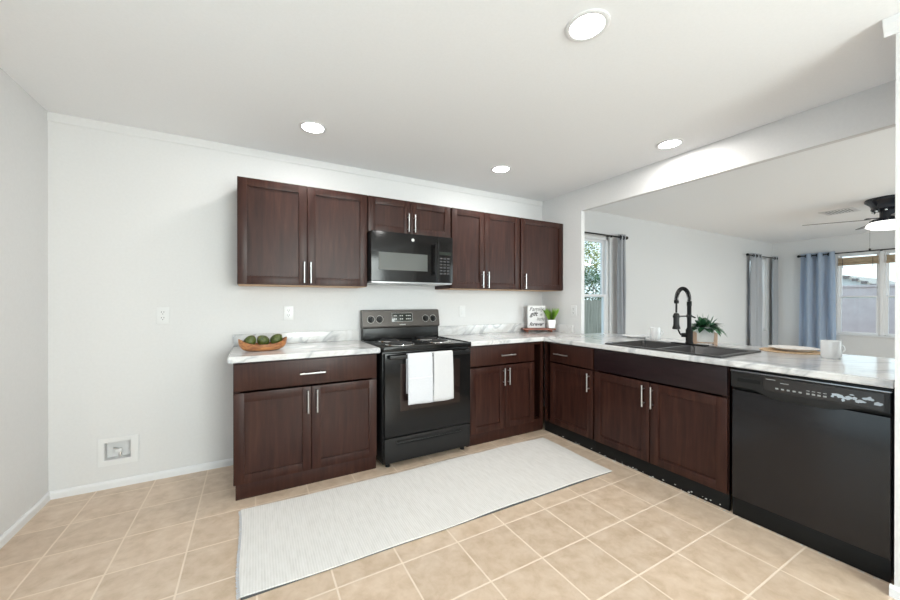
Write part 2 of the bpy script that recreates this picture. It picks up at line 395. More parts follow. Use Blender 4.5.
b = MB(); b.prism([(CX, H-0.07), (CX-0.012, H-0.07), (CX-0.016, H-0.05), (CX-0.03, H-0.03), (CX-0.034, H-0.001), (CX, H-0.001)], YB, CY+0.03, 'y'); structure(b.build('trim_2', 'trim_white', smooth=False))

# ------------------------------------------------------------------ windows
def double_hung(root, axis, u0, u1, z0, z1, w0, sgn, dz=-0.06, f=0.04, g=0.032):
    """one double-hung sash window between u0,u1 (wall direction) and z0,z1; w0 = inner face, sgn = outward"""
    def bx(b, ua, ub, za, zb, wa, wb, bev=0.003):
        wa, wb = w0 + sgn*wa, w0 + sgn*wb
        if axis == 'x': b.box((ua, min(wa,wb), za), (ub, max(wa,wb), zb), bev)
        else: b.box((min(wa,wb), ua, za), (max(wa,wb), ub, zb), bev)
    zm = (z0+z1)/2 + dz
    fr = MB(); bx(fr, u0, u0+f, z0, z1, 0.03, 0.105); bx(fr, u1-f, u1, z0, z1, 0.03, 0.105); bx(fr, u0, u1, z1-f, z1, 0.03, 0.105); bx(fr, u0, u1, z0, z0+f, 0.03, 0.105)
    fr = fr.build('window_frame', 'window_vinyl', root)
    for nm, za, zb, wa in (('lower_sash', z0+f, zm+0.02, 0.035), ('upper_sash', zm-0.02, z1-f, 0.07)):
        s = MB(); a0, a1 = u0+f, u1-f
        bx(s, a0, a0+g, za, zb, wa, wa+0.03); bx(s, a1-g, a1, za, zb, wa, wa+0.03); bx(s, a0+g, a1-g, za, za+g, wa, wa+0.03); bx(s, a0+g, a1-g, zb-g, zb, wa, wa+0.03)
        so = s.build(nm, 'window_vinyl', root)
        p = MB(); bx(p, a0+g-0.004, a1-g+0.004, za+g-0.004, zb-g+0.004, wa+0.012, wa+0.017, 0); p.build('pane', 'window_glass', so, smooth=False)
def win_root(n, label):
    o = bpy.data.objects.new('window_%d' % n, None); COL.objects.link(o); structure(o, label); return o
w1 = win_root(1, 'double-hung window beside the pass-through, trees and fence outside'); double_hung(w1, 'x', *W1, 0, 1, -0.11)
w2 = win_root(2, 'narrow double-hung window by the living room corner'); double_hung(w2, 'x', *W2, 0, 1)
w3 = win_root(3, 'double window in the far wall, block fence outside')
double_hung(w3, 'y', -1.425, WF[1], WF[2], WF[3], XF, 1, -0.06, 0.02, 0.024); double_hung(w3, 'y', WF[0], -1.475, WF[2], WF[3], XF, 1, -0.06, 0.02, 0.024)
MB().box((XF+0.02, -1.475, WF[2]), (XF+0.11, -1.425, WF[3]), 0.003).build('mullion', 'window_vinyl', w3)
MB().box((XF-0.03, WF[0]-0.04, WF[2]-0.02), (XF+0.035, WF[1]+0.03, WF[2]), 0.004).build('window_sill', 'trim_white', w3)
w4 = win_root(4, 'unseen window added in the rear kitchen wall for light'); double_hung(w4, 'x', R1[0], R1[1], R1[2], R1[3], YB, -1)
def slider(name, axis, u0, u1, z1, w0, sgn):
    root = bpy.data.objects.new(name, None); COL.objects.link(root); structure(root)
    def bx(b, ua, ub, za, zb, wa, wb, bev=0.003):
        wa, wb = w0 + sgn*wa, w0 + sgn*wb
        if axis == 'x': b.box((ua, min(wa,wb), za), (ub, max(wa,wb), zb), bev)
        else: b.box((min(wa,wb), ua, za), (max(wa,wb), ub, zb), bev)
    fr = MB(); bx(fr, u0, u0+0.05, 0, z1, 0.01, 0.11); bx(fr, u1-0.05, u1, 0, z1, 0.01, 0.11); bx(fr, u0, u1, z1-0.05, z1, 0.01, 0.11); bx(fr, u0, u1, 0, 0.03, 0.01, 0.11)
    fr.build('door_frame', 'window_vinyl', root); um = (u0+u1)/2
    for a0, a1, wa in ((u0+0.05, um+0.03, 0.02), (um-0.03, u1-0.05, 0.065)):
        s = MB(); g = 0.06
        bx(s, a0, a0+g, 0.03, z1-0.05, wa, wa+0.035); bx(s, a1-g, a1, 0.03, z1-0.05, wa, wa+0.035); bx(s, a0+g, a1-g, 0.03, 0.11, wa, wa+0.035); bx(s, a0+g, a1-g, z1-0.11, z1-0.05, wa, wa+0.035)
        so = s.build('sliding_panel', 'window_vinyl', root)
        p = MB(); bx(p, a0+g-0.005, a1-g+0.005, 0.105, z1-0.105, wa+0.015, wa+0.02, 0); p.build('pane', 'window_glass', so, smooth=False)
slider('door_1', 'y', D1[0], D1[1], D1[3], XL, -1)
slider('door_2', 'x', R2[0], R2[1], R2[3], YB, -1)  # unseen sliding door, added as the opening for the living room fill

# ------------------------------------------------------------------ outdoors
structure(MB().box((-40, -40, -0.35), (60, 60, -0.2)).build('ground', 'ground', smooth=False))
bf = MB()
bf.box((12.0, -7.2, -0.2), (12.2, 2.6, 1.60), 0.01); bf.box((11.97, -7.2, 1.60), (12.23, 2.6, 1.655), 0.01)
bf.box((11.6, -7.2, -0.2), (12.0, 2.6, 0.42), 0.01)
tag(bf.build('garden_wall', 'block_fence'), 'mauve grey plastered garden wall outside the far window', 'wall')
ho = thing('neighbor_house', 'white neighbouring house with tiled gable roof beyond the garden wall', 'house', (30.0, 3.9, -1.5))
h = MB(); h.prism([(-3.6, 0), (3.6, 0), (3.6, 2.45), (0, 4.2), (-3.6, 2.45)], 0.3, 9, 'x'); h.build('house_wall', 'stucco_white', ho, smooth=False)
h = MB(); h.prism([(-4.2, 2.16), (0, 4.2), (4.2, 2.16), (4.2, 2.28), (0, 4.34), (-4.2, 2.28)], 0, 9.3, 'x'); rf = h.build('roof', 'outdoor_roof', ho, smooth=False)
h = MB()
for k in range(24):
    t = -4.1 + k*0.35; z = 4.30 - abs(t+0.1)*0.49
    h.box((-0.10, t, z-0.10), (0.25, t+0.24, z+0.05), 0.02, 1)
h.build('roof_tiles', 'roof_edge', rf)
fr = thing('wooden_fence', 'grey brown board fence outside the window beside the pass-through', 'fence', (5, 5.2, -0.2))
h = MB()
for k in range(80): h.box((k*0.15, 0, 0.03), (k*0.15+0.142, 0.02, 1.50 + 0.008*(k % 3)), 0.004, 1)
h.build('boards', 'fence_wood', fr)
h = MB().box((0, 0.02, 0.3), (12, 0.06, 0.39)).box((0, 0.02, 1.25), (12, 0.06, 1.34)); h.build('rails', 'fence_wood', fr)
def bush(name, label, loc, rad, n, mats, zc):
    t = thing(name, label, 'tree', loc, 0, 'trees behind the fence')
    tb = MB()
    for k in range(5):
        a = k*1.3; tb.tube([(0.05*math.cos(a), 0.05*math.sin(a), 0), (0.2*math.cos(a), 0.2*math.sin(a), zc*0.6), (rad*0.6*math.cos(a), rad*0.6*math.sin(a), zc+rad*0.3)], [0.05, 0.035, 0.012], 6)
    tb.build('branches', 'bark', t)
    for mi, (mn, frac) in enumerate(mats):
        b = MB()
        for _ in range(int(n*frac)):
            v = Vector((random.gauss(0,1), random.gauss(0,1), random.gauss(0,1))).normalized() * rad * random.uniform(0.55, 1.05)
            v.z *= 0.95
            d = Vector((random.uniform(-1,1), random.uniform(-1,1), random.uniform(-0.6,0.8)))
            b.leaf(v + Vector((0,0,zc)), d, (random.uniform(-1,1), random.uniform(-1,1), 1), random.uniform(0.08, 0.17), random.uniform(0.04, 0.075), 0.2, 2)
        b.build('foliage', mn, t)
bush('garden_tree', 'dark green leafy tree with pale blossom behind the board fence', (11.7, 6.9, -0.2), 1.1, 3400, [('leaf_dark', 0.72), ('leaf_pale', 0.28)], 1.8)
bush('garden_tree', 'taller yellow green tree rising behind the board fence', (14.0, 9.6, -0.2), 1.4, 3200, [('leaf_yellow', 0.75), ('leaf_dark', 0.25)], 3.5)
bush('garden_tree', 'low dark green shrub just left of the blossoming tree', (9.6, 6.5, -0.2), 0.8, 1800, [('leaf_dark', 0.9), ('leaf_yellow', 0.1)], 1.5)

# ------------------------------------------------------------------ cabinets
DT = 0.019   # door thickness
def shaker(x0, x1, z0, z1, fw=0.058):
    b = MB(); iy = -0.001
    b.box((x0, 0, z0), (x0+fw, DT, z1), 0.0015); b.box((x1-fw, 0, z0), (x1, DT, z1), 0.0015)
    b.box((x0+fw-0.0005, 0, z0), (x1-fw+0.0005, DT, z0+fw), 0.0015); b.box((x0+fw-0.0005, 0, z1-fw), (x1-fw+0.0005, DT, z1), 0.0015)
    b.box((x0+fw-0.002, 0.010, z0+fw-0.002), (x1-fw+0.002, DT-0.002, z1-fw+0.002))
    return b
def bar_handle(parent, x, z, length, vertical=True):
    b = MB(); h = length/2; r = 0.0058; s = h*0.66
    if vertical:
        b.cyl((x, -0.03, z-h), (x, -0.03, z+h), r, seg=14, bev=0.001)
        for q in (-s, s): b.cyl((x, 0.001, z+q), (x, -0.03, z+q), 0.0045, seg=10)
    else:
        b.cyl((x-h, -0.03, z), (x+h, -0.03, z), r, seg=14, bev=0.001)
        for q in (-s, s): b.cyl((x+q, 0.001, z), (x+q, -0.03, z), 0.0045, seg=10)
    return b.build('handle', 'steel', parent)
def carcass(root, x0, x1, z0, z1, depth, top=True, mname='espresso_wood'):
    b = MB(); t = 0.018; y0 = DT + 0.002
    b.box((x0, y0, z0), (x0+t, depth, z1)); b.box((x1-t, y0, z0), (x1, depth, z1)); b.box((x0+t, y0, z0), (x1-t, depth, z0+t)); b.box((x0+t, depth-0.01, z0+t), (x1-t, depth, z1))
    if top: b.box((x0+t, y0, z1-t), (x1-t, depth-0.01, z1))
    # face frame
    b.box((x0, y0-0.001, z0), (x0+0.035, y0+0.018, z1)); b.box((x1-0.035, y0-0.001, z0), (x1, y0+0.018, z1)); b.box((x0+0.03, y0-0.001, z1-0.03), (x1-0.03, y0+0.018, z1))
    return b.build('carcass', mname, root, smooth=False)
def base_cabinet(label, loc, rz, w, doors, drawer, depth, handles, filler=(0, 0), top=True, false_front=False, kick=(0.0, 0.0)):
    t = thing('base_cabinet', label, 'cabinet', loc, rz, 'dark base cabinets under the worktop')
    carcass(t, 0, w, 0.098, 0.874, depth, top)
    k = MB().box((kick[0], 0.022, 0.0), (w-kick[1], 0.04, 0.102), 0.001).build('toe_kick', 'espresso_wood' if rz == 0 else 'black_matte', t)
    a, c = filler[0], w - filler[1]
    d = MB().box((a+0.003, 0, 0.692), (c-0.003, DT, 0.864), 0.002).build('false_front' if false_front else 'drawer', 'espresso_wood', t)
    if drawer: bar_handle(d, drawer, 0.772, 0.165, False)
    for (x0, x1), hx in zip(doors, handles):
        dd = shaker(x0, x1, 0.105, 0.678).build('door', 'espresso_wood', t)
        bar_handle(dd, hx, 0.578, 0.155)
    return t
X0 = -0.957; YF = -0.611
base_cabinet('dark brown base cabinet under the bowl of avocados, left of the range', (X0, YF, 0), 0, 0.925, [(0.002, 0.461), (0.465, 0.923)], 0.468, 0.605, (0.438, 0.497), kick=(0.012, 0))
base_cabinet('dark brown base cabinet with two doors and a drawer between range and corner', (0.775, YF, 0), 0, 0.884, [(0.022, 0.398), (0.402, 0.752)], 0.417, 0.605, (0.376, 0.432), filler=(0.02, 0.13))
base_cabinet('narrow dark brown single-door base cabinet nearest the corner on the peninsula', (1.64, -0.613, 0), -PI/2, 0.577, [(0.087, 0.569)], 0.242, 0.57, (0.534,), filler=(0.085, 0.004))
sink_cab = base_cabinet('wide dark brown sink base cabinet with plain false front and two doors', (1.64, -1.192, 0), -PI/2, 0.942, [(0.006, 0.467), (0.474, 0.937)], None, 0.57, (0.430, 0.494), top=False, false_front=True)

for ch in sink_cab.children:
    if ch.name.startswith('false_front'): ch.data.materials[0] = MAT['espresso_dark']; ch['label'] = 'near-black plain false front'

def wall_cabinet(label, x0, x1, z0, z1, doors, handles, hz, hl, side=None):
    t = thing('wall_cabinet', label, 'cabinet', (0, -0.33, 0), 0, 'dark wall cabinets')
    carcass(t, x0, x1, z0, z1, 0.328)
    MB().box((x0+0.004, DT+0.004, z0-0.003), (x1-0.004, 0.32, z0), 0).build('bottom_panel', 'underside_wood', t)
    for (a, c), hx in zip(doors, handles):
        d = shaker(a, c, z0+0.003, z1-0.003).build('door', 'espresso_wood', t)
        bar_handle(d, hx, hz, hl)
    return t
ZB, ZT = 1.381, 2.134
X0 = -0.944
wall_cabinet('dark brown two-door wall cabinet left of the microwave, the largest', X0, -0.022, ZB, ZT, [(X0+0.002, -0.488), (-0.484, -0.025)], (-0.509, -0.463), 1.477, 0.158)
wall_cabinet('short dark brown two-door wall cabinet above the microwave', -0.018, 0.760, 1.838, ZT, [(-0.014, 0.361), (0.365, 0.756)], (0.335, 0.394), 1.936, 0.155)
wall_cabinet('dark brown two-door wall cabinet right of the microwave', 0.764, 1.586, ZB, ZT, [(0.775, 1.142), (1.146, 1.584)], (1.112, 1.177), 1.470, 0.158)
wall_cabinet('dark brown single-door wall cabinet at the corner, rightmost of the row', 1.590, 2.214, ZB, ZT, [(1.604, 2.212)], (1.650,), 1.470, 0.158)

# ------------------------------------------------------------------ worktops
CT, CB = 0.914, 0.876
ct = tag(MB().cells([-0.985, -0.012], [-0.638, -0.001], lambda u, v: True, CB, CT, 'z', 0.006).build('countertop', 'marble_laminate'), 'short marble-look worktop under the bowl of avocados, left of the range', 'worktop', 'marble-look worktops')
MB().box((-0.983, -0.022, CT), (-0.012, -0.001, 1.003), 0.003).build('backsplash', 'marble_laminate', ct)
SX = (1.66, 2.17); SY = (-2.08, -1.31)
us = sorted({0.776, 1.612, W-0.001, 2.56, SX[0], SX[1]}); vs = sorted({-0.001, -0.577, -0.638, -2.763, *SY})
def keepc(u, v):
    if SX[0] < u < SX[1] and SY[0] < v < SY[1]: return False
    if v > -0.638 and v > -0.577: return u < W
    if v > -0.638: return True
    return u > 1.612
ct2 = tag(MB().cells(us, vs, keepc, CB, CT, 'z', 0.006).build('countertop', 'marble_laminate'), 'long L-shaped marble-look worktop holding the sink and running down the peninsula', 'worktop', 'marble-look worktops')
MB().box((0.776, -0.022, CT), (W-0.001, -0.001, 1.008), 0.003).build('backsplash', 'marble_laminate', ct2)
MB().box((W-0.021, -0.475, CT), (W-0.001, -0.022, 1.0), 0.003).build('backsplash', 'marble_laminate', ct2)

# ------------------------------------------------------------------ range
def make_range():
    t = thing('range', 'black electric coil range with two towels over the oven handle', 'stove', (0.005, 0, 0))
    wd = 0.765
    MB().box((0, -0.625, 0.03), (wd, -0.012, 0.885), 0.003).build('body', 'black_satin', t)
    for x in (0.05, wd-0.05):
        for y in (-0.6, -0.08): MB().cyl((x, y, 0), (x, y, 0.032), 0.018, 0.014, 14).build('foot', 'black_matte', t)
    # cooktop with raised rim
    c = MB(); c.box((-0.004, -0.668, 0.880), (wd+0.002, -0.03, 0.912), 0.007, 3)
    for a, bb in (((-0.004, -0.668), (0.012, -0.03)), ((wd-0.014, -0.668), (wd+0.002, -0.03)), ((-0.004, -0.668), (wd+0.002, -0.652))): c.box((a[0], a[1], 0.905), (bb[0], bb[1], 0.918), 0.005)
    c.build('cooktop', 'black_gloss', t)
    for x, y, r in ((0.2, -0.47, 0.10), (0.2, -0.2, 0.078), (0.565, -0.2, 0.10), (0.565, -0.47, 0.078)):
        p = MB().lathe([(r+0.022, 0.913), (r+0.02, 0.917), (r+0.008, 0.916), (r-0.01, 0.913), (r*0.5, 0.9125), (0, 0.9125)], (x, y, 0), 40).build('burner', 'chrome', t)
        pts = [((r-0.006)*(0.2+0.8*k/130)*math.cos(k*0.24)+x, (r-0.006)*(0.2+0.8*k/130)*math.sin(k*0.24)+y, 0.924) for k in range(131)]
        MB().tube(pts, 0.0048, 8).build('coil', 'coil', p)
    # oven door
    d = MB(); d.box((0.006, -0.663, 0.238), (wd-0.006, -0.627, 0.868), 0.006, 3); d = d.build('oven_door', 'black_gloss', t)
    MB().box((0.13, -0.6645, 0.425), (0.655, -0.662, 0.785), 0.0008, 1).build('door_window', 'oven_glass', d)
    hb = MB(); hb.box((0.03, -0.712, 0.828), (wd-0.03, -0.694, 0.858), 0.008, 3)
    for x in (0.03, wd-0.058): hb.box((x, -0.70, 0.83), (x+0.028, -0.660, 0.856), 0.006)
    hb.build('handle', 'black_satin', d)
    # storage drawer with finger groove
    s = MB(); s.box((0.006, -0.660, 0.042), (wd-0.006, -0.627, 0.228), 0.007, 3)
    s.prism([(-0.659, 0.205), (-0.672, 0.200), (-0.674, 0.190), (-0.668, 0.186), (-0.659, 0.190)], 0.10, wd-0.10, 'x')
    s = s.build('storage_drawer', 'black_satin', t)
    MB().box((0.10, -0.6612, 0.170), (wd-0.10, -0.659, 0.187), 0.001).build('finger_groove', 'black_matte', s)
    # back guard
    MB().box((0.004, -0.075, 0.912), (wd-0.004, -0.014, 1.03), 0.004).build('back_guard', 'black_satin', t)
    g = MB().prism([(-0.085, 1.015), (-0.098, 1.03), (-0.075, 1.172), (-0.06, 1.182), (-0.014, 1.182), (-0.014, 1.015)], 0.0, wd, 'x', 0.004).build('control_panel', 'range_panel', t)
    nrm = Vector((0, -0.142, -0.023)).normalized()          # panel leans back slightly
    def on_panel(x, z): k = (z-1.03)/0.142; return Vector((x, -0.098 + 0.023*k, z))
    tilt = Matrix.Rotation(-math.atan2(0.023, 0.142), 4, 'X')
    def pm(x, z): return Matrix.Translation(on_panel(x, z)) @ tilt
    dsp = MB().box((-0.105, -0.003, -0.042), (0.105, 0.001, 0.042), 0.002, mtx=pm(0.375, 1.112)).build('display', 'display', g)
    b = MB()
    for q in ((-0.103,-0.04,0.103,-0.038),(-0.103,0.038,0.103,0.04),(-0.103,-0.04,-0.101,0.04),(0.101,-0.04,0.103,0.04)): b.box((q[0],-0.0036,q[1]),(q[2],-0.0028,q[3]), 0, mtx=pm(0.375,1.112))
    for rz_ in (-0.016, 0.014):
        for kx in (-0.078, -0.062, -0.02, 0.0, 0.042, 0.06, 0.078): b.box((kx-0.006,-0.0036,rz_-0.004),(kx+0.006,-0.0028,rz_+0.004), 0, mtx=pm(0.375,1.112))
    b.build('display_marks', 'panel_mark', dsp, smooth=False)
    b = MB()
    for k in range(7): b.box((-0.03+k*0.0088,-0.001,-0.004),(-0.03+k*0.0088+0.006,0.0005,0.004), 0, mtx=pm(0.375,1.045) @ Matrix.Translation((0,0,0)))
    b.build('badge', 'panel_mark', g, smooth=False)
    for x in (0.075, 0.155, 0.615, 0.695):
        kb = MB(); m4 = pm(x, 1.097)
        kb.cyl((0,0.001,0), (0,-0.006,0), 0.029, 0.027, 28, mtx=m4); kb.cyl((0,-0.005,0), (0,-0.022,0), 0.022, 0.019, 28, mtx=m4)
        kb.box((-0.0045,-0.032,-0.021), (0.0045,-0.02,0.021), 0.003, mtx=m4)
        ko = kb.build('knob', 'black_satin', g)
        mk = MB(); mk.lathe([(0.0325, -0.0004), (0.0325, 0.0008), (0.0345, 0.0008), (0.0345, -0.0004), (0.0325, -0.0004)], (0,0,0), 40, mtx=m4 @ Matrix.Rotation(PI/2, 4, 'X'))
        mk.build('dial_ring', 'panel_mark', ko, smooth=False)
make_range()

# towels folded over the oven handle
def towel(name, label, x0, x1, z0, zt, m, seed, lines=()):
    rnd = random.Random(seed); b = MB(); bm = b.bm; nx = 14
    path = [(-0.6865, z0+0.08), (-0.6862, 0.80), (-0.686, 0.85), (-0.690, 0.863), (-0.703, 0.8655), (-0.716, 0.862), (-0.7195, 0.85)]
    k = 14
    path += [(-0.7195 - 0.004*math.sin(PI*i/k), 0.85 - (0.85-z0)*i/k) for i in range(1, k+1)]
    rows = []
    for i, (y, z) in enumerate(path):
        row = []
        for j in range(nx+1):
            u = j/nx; x = x0 + (x1-x0)*u
            free = max(0, (0.85-z)/(0.85-z0)) if i > 5 else 0
            x += (u-0.5)*0.006*free + 0.004*free*math.sin(seed)
            yy = y - free*0.004*math.sin(u*5+seed) - (0.003*free)
            zz = z + (0.005*math.sin(u*4+seed) + 0.004*(u-0.5)) * free**3
            row.append(bm.verts.new((x, yy, zz)))
        rows.append(row)
    for A, B_ in zip(rows, rows[1:]):
        for j in range(nx): bm.faces.new((A[j], A[j+1], B_[j+1], B_[j]))
    o = b.build(name, m, angle=80)
    s = o.modifiers.new('thick', 'SOLIDIFY'); s.thickness = 0.005; s.offset = 0.6
    tag(o, label, 'towel', 'towels over the oven handle')
    for zl in lines:
        MB().box((x0+0.002, -0.7288, zl-0.0013), (x1-0.001, -0.7262, zl+0.0013), 0.0005, 1).build('fold_seam', 'curtain_lining', o)
    return o
towel('dish_towel', 'white folded dish towel with a crosswise seam, left one over the oven handle', 0.172, 0.378, 0.480, 0.86, 'towel_white', 1.2, (0.680,))
towel('dish_towel', 'plain off-white dish towel, right one over the oven handle', 0.388, 0.560, 0.480, 0.86, 'towel_cream', 2.6)

# ------------------------------------------------------------------ microwave
def make_microwave():
    t = thing('microwave', 'black over-the-range microwave hung below the short wall cabinet', 'microwave', (0.0, 0, 0))
    x0, x1, z0, z1, y = -0.012, 0.745, 1.425, 1.836, -0.40
    MB().box((x0, y+0.03, z0+0.003), (x1, -0.004, z1-0.001), 0.003).build('body', 'black_satin', t)
    d = MB().box((x0, y, z0), (0.585, y+0.028, z1-0.002), 0.004, 3).build('door', 'black_gloss', t)
    MB().box((0.05, y-0.0008, 1.520), (0.49, y+0.001, 1.665), 0.0004, 1).build('door_window', 'microwave_window', d)
    h = MB(); h.box((0.545, y-0.040, 1.487), (0.568, y-0.022, 1.765), 0.007, 3)
    for z in (1.50, 1.73): h.box((0.547, y-0.03, z), (0.566, y+0.002, z+0.022), 0.004)
    h.build('handle', 'black_gloss', d)
    bg_ = MB().cyl((0.352, y+0.001, 1.782), (0.352, y-0.002, 1.782), 0.0135, seg=28).build('badge', 'steel', d)
    MB().cyl((0.352, y-0.0018, 1.782), (0.352, y-0.0026, 1.782), 0.0105, seg=28).build('badge_ring', 'panel_mark', bg_)
    p = MB().box((0.588, y, z0), (x1, y+0.028, z1-0.002), 0.004, 3).build('control_panel', 'black_gloss', t)
    for i in range(6):
        for j in range(3):
            MB().box((0.612+j*0.036, y-0.0012, 1.500+i*0.027), (0.637+j*0.036, y+0.0005, 1.513+i*0.027), 0.0004, 1).build('key', 'display_key', p, smooth=False)
    MB().box((0.605, y-0.0012, 1.672), (0.725, y+0.0005, 1.70), 0.0004, 1).build('display', 'display', p)
    b = MB(); b.box((x0+0.004, y+0.012, z0-0.014), (x1-0.004, -0.01, z0+0.002), 0.004); u = b.build('underside', 'microwave_base', t)
    for x in (0.14, 0.60): MB().box((x-0.06, -0.30, z0-0.017), (x+0.06, -0.18, z0-0.013), 0.001).build('lamp_cover', 'plastic_white', u)
mat('display_key', (0.045,0.045,0.047), 0.35)
mat('microwave_base', (0.42,0.42,0.43), 0.35, metal=0.5)
make_microwave()

# ------------------------------------------------------------------ dishwasher
def make_dishwasher():
    t = thing('dishwasher', 'black built-in dishwasher at the end of the peninsula', 'dishwasher', (1.640, -2.152, 0), -PI/2)
    w = 0.598                                     # local x runs towards the camera end, local y into the cabinet
    MB().box((0.005, 0.03, 0.02), (w-0.005, 0.57, 0.862), 0.002).build('tub', 'black_satin', t)
    d = MB().box((0.003, 0.0, 0.105), (w-0.003, 0.029, 0.742), 0.005, 3).build('door', 'dw_black', t)
    # control panel whose lower edge bows down over the pocket handle
    poly = [(0.003, 0.760), (0.003, 0.850), (w-0.003, 0.850), (w-0.003, 0.760)]
    n = 24
    for k in range(n+1):
        u = 1 - k/n; x = 0.03 + (w-0.06)*u
        sx = min(1, max(0, (u-0.12)/0.20)) * min(1, max(0, (0.92-u)/0.25)); sx = sx*sx*(3-2*sx)
        poly.append((x, 0.762 - 0.034*sx))
    p = MB().prism(poly, -0.014, 0.029, 'y', 0.0025).build('control_panel', 'black_satin', t)
    MB().box((0.035, -0.0152, 0.797), (0.142, -0.0135, 0.818), 0.0006, 1).build('vent_slot', 'black_matte', p)
    MB().box((0.155, -0.0148, 0.770), (w-0.02, -0.0136, 0.845), 0.0005, 1).build('button_strip', 'strip_dark', p)
    for i in range(5): MB().box((0.205+i*0.023, -0.0162, 0.786), (0.217+i*0.023, -0.0145, 0.794), 0.0006, 1).build('button', 'button_grey', p)
    for i in range(4): MB().box((0.326+i*0.020, -0.0162, 0.786), (0.338+i*0.020, -0.0145, 0.794), 0.0006, 1).build('button', 'button_grey', p)
    for q in ((0.165, 0.832, 0.040), (0.225, 0.820, 0.034), (0.326, 0.803, 0.012), (0.346, 0.803, 0.012), (0.366, 0.803, 0.012), (0.386, 0.803, 0.012)):
        MB().box((q[0], -0.0156, q[1]), (q[0]+q[2], -0.0146, q[1]+0.0032)).build('printed_mark', 'button_grey', p, smooth=False)
    rnd = random.Random(4); b = MB()
    for i in range(17):                            # torn remains of the protective film
        cx = 0.418 + i*0.0090; cz = 0.802 + 0.012*math.sin(i*1.1) + rnd.uniform(-0.006, 0.006); n = 11
        rx, rz_ = rnd.uniform(0.005, 0.016), rnd.uniform(0.003, 0.009)
        poly = [(cx + rx*(0.65+0.5*rnd.random())*math.cos(2*PI*k/n), cz + rz_*(0.65+0.5*rnd.random())*math.sin(2*PI*k/n)) for k in range(n)]
        b.prism(poly, -0.0158-0.00006*i, -0.0147, 'y')
    b.build('film_remnant', 'film', p, smooth=False)
    MB().box((0.003, 0.012, 0.745), (w-0.003, 0.028, 0.79), 0.002).build('handle_pocket', 'black_matte', t)
    MB().box((0.0, -0.012, 0.8525), (w, 0.03, 0.8585), 0.001).build('top_strip', 'strip_edge', t)
    MB().box((0.004, 0.008, 0.0), (w-0.004, 0.028, 0.103), 0.002).build('kickplate', 'black_matte', t)
mat('dw_black', (0.009,0.0085,0.010), 0.17, spec=0.42)
mat('strip_dark', (0.022,0.020,0.020), 0.2)
mat('strip_edge', (0.25,0.27,0.29), 0.25, metal=0.8)
mat('button_grey', (0.30,0.31,0.31), 0.4)
make_dishwasher()

# crumbs of old caulk along the toe kick
rnd = random.Random(11); b = MB()
for i in range(130):
    y = -0.70 - rnd.random()**0.8*2.02; r = rnd.uniform(0.0015, 0.0048)
    on_wall = rnd.random() < 0.45 and y > -2.1
    if y < -2.13: b.sph((1.640 - rnd.random()*0.006, y, r*0.4), r*0.8, (1.2, 1.6, 0.7), 6); continue
    b.sph((1.659 - r*0.5 if on_wall else 1.652 - rnd.random()*0.012, y, rnd.uniform(0.004, 0.022) if on_wall else r*0.5), r, (rnd.uniform(0.6, 1.8), rnd.uniform(0.8, 2.2), 0.7), 6)
o = tag(b.build('caulk_crumbs', 'debris'), 'crumbs of old pale caulk along the toe kick of the peninsula', 'debris', kind='stuff')

# ------------------------------------------------------------------ sink and faucet
def make_sink():
    t = thing('kitchen_sink', 'black composite double-bowl drop-in sink in the peninsula worktop', 'sink', (0, 0, 0))
    x0, x1, y0, y1 = 1.643, 2.195, -2.098, -1.292
    zt = 0.924; ym = (y0+y1)/2
    bowls = [(x0+0.035, x1-0.10, y0+0.035, ym-0.015), (x0+0.035, x1-0.10, ym+0.015, y1-0.035)]
    us = sorted({x0, x1, *[q for b_ in bowls for q in b_[:2]]}); vs = sorted({y0, y1, *[q for b_ in bowls for q in b_[2:]]})
    MB().cells(us, vs, lambda u, v: not any(inr(u, v, b_) for b_ in bowls), CT+0.0005, zt, 'z', 0.003).build('rim', 'sink_composite', t)
    for (a, c, e, f) in bowls:
        b2 = bmesh.new(); zb = 0.735; ins = 0.018
        top = [b2.verts.new(p) for p in ((a, e, zt-0.004), (c, e, zt-0.004), (c, f, zt-0.004), (a, f, zt-0.004))]
        bot = [b2.verts.new(p) for p in ((a+ins, e+ins, zb), (c-ins, e+ins, zb), (c-ins, f-ins, zb), (a+ins, f-ins, zb))]
        for k in range(4): b2.faces.new((top[k], top[(k+1)%4], bot[(k+1)%4], bot[k]))
        b2.faces.new(bot)
        bmesh.ops.bevel(b2, geom=[ed for ed in b2.edges if not (ed.verts[0] in top and ed.verts[1] in top)], offset=0.022, segments=4, affect='EDGES')
        bmesh.ops.recalc_face_normals(b2, faces=b2.faces); bmesh.ops.reverse_faces(b2, faces=b2.faces)
        m = MB(); m.merge(b2); bo = m.build('basin', 'sink_composite', t)
        s = bo.modifiers.new('thick', 'SOLIDIFY'); s.thickness = 0.004; s.offset = -1
        MB().lathe([(0, 0.7365), (0.02, 0.7365), (0.032, 0.738), (0.042, 0.7385), (0.043, 0.7365)], ((a+c)/2, (e+f)/2, 0.0005), 28).build('drain', 'chrome', bo)
make_sink()
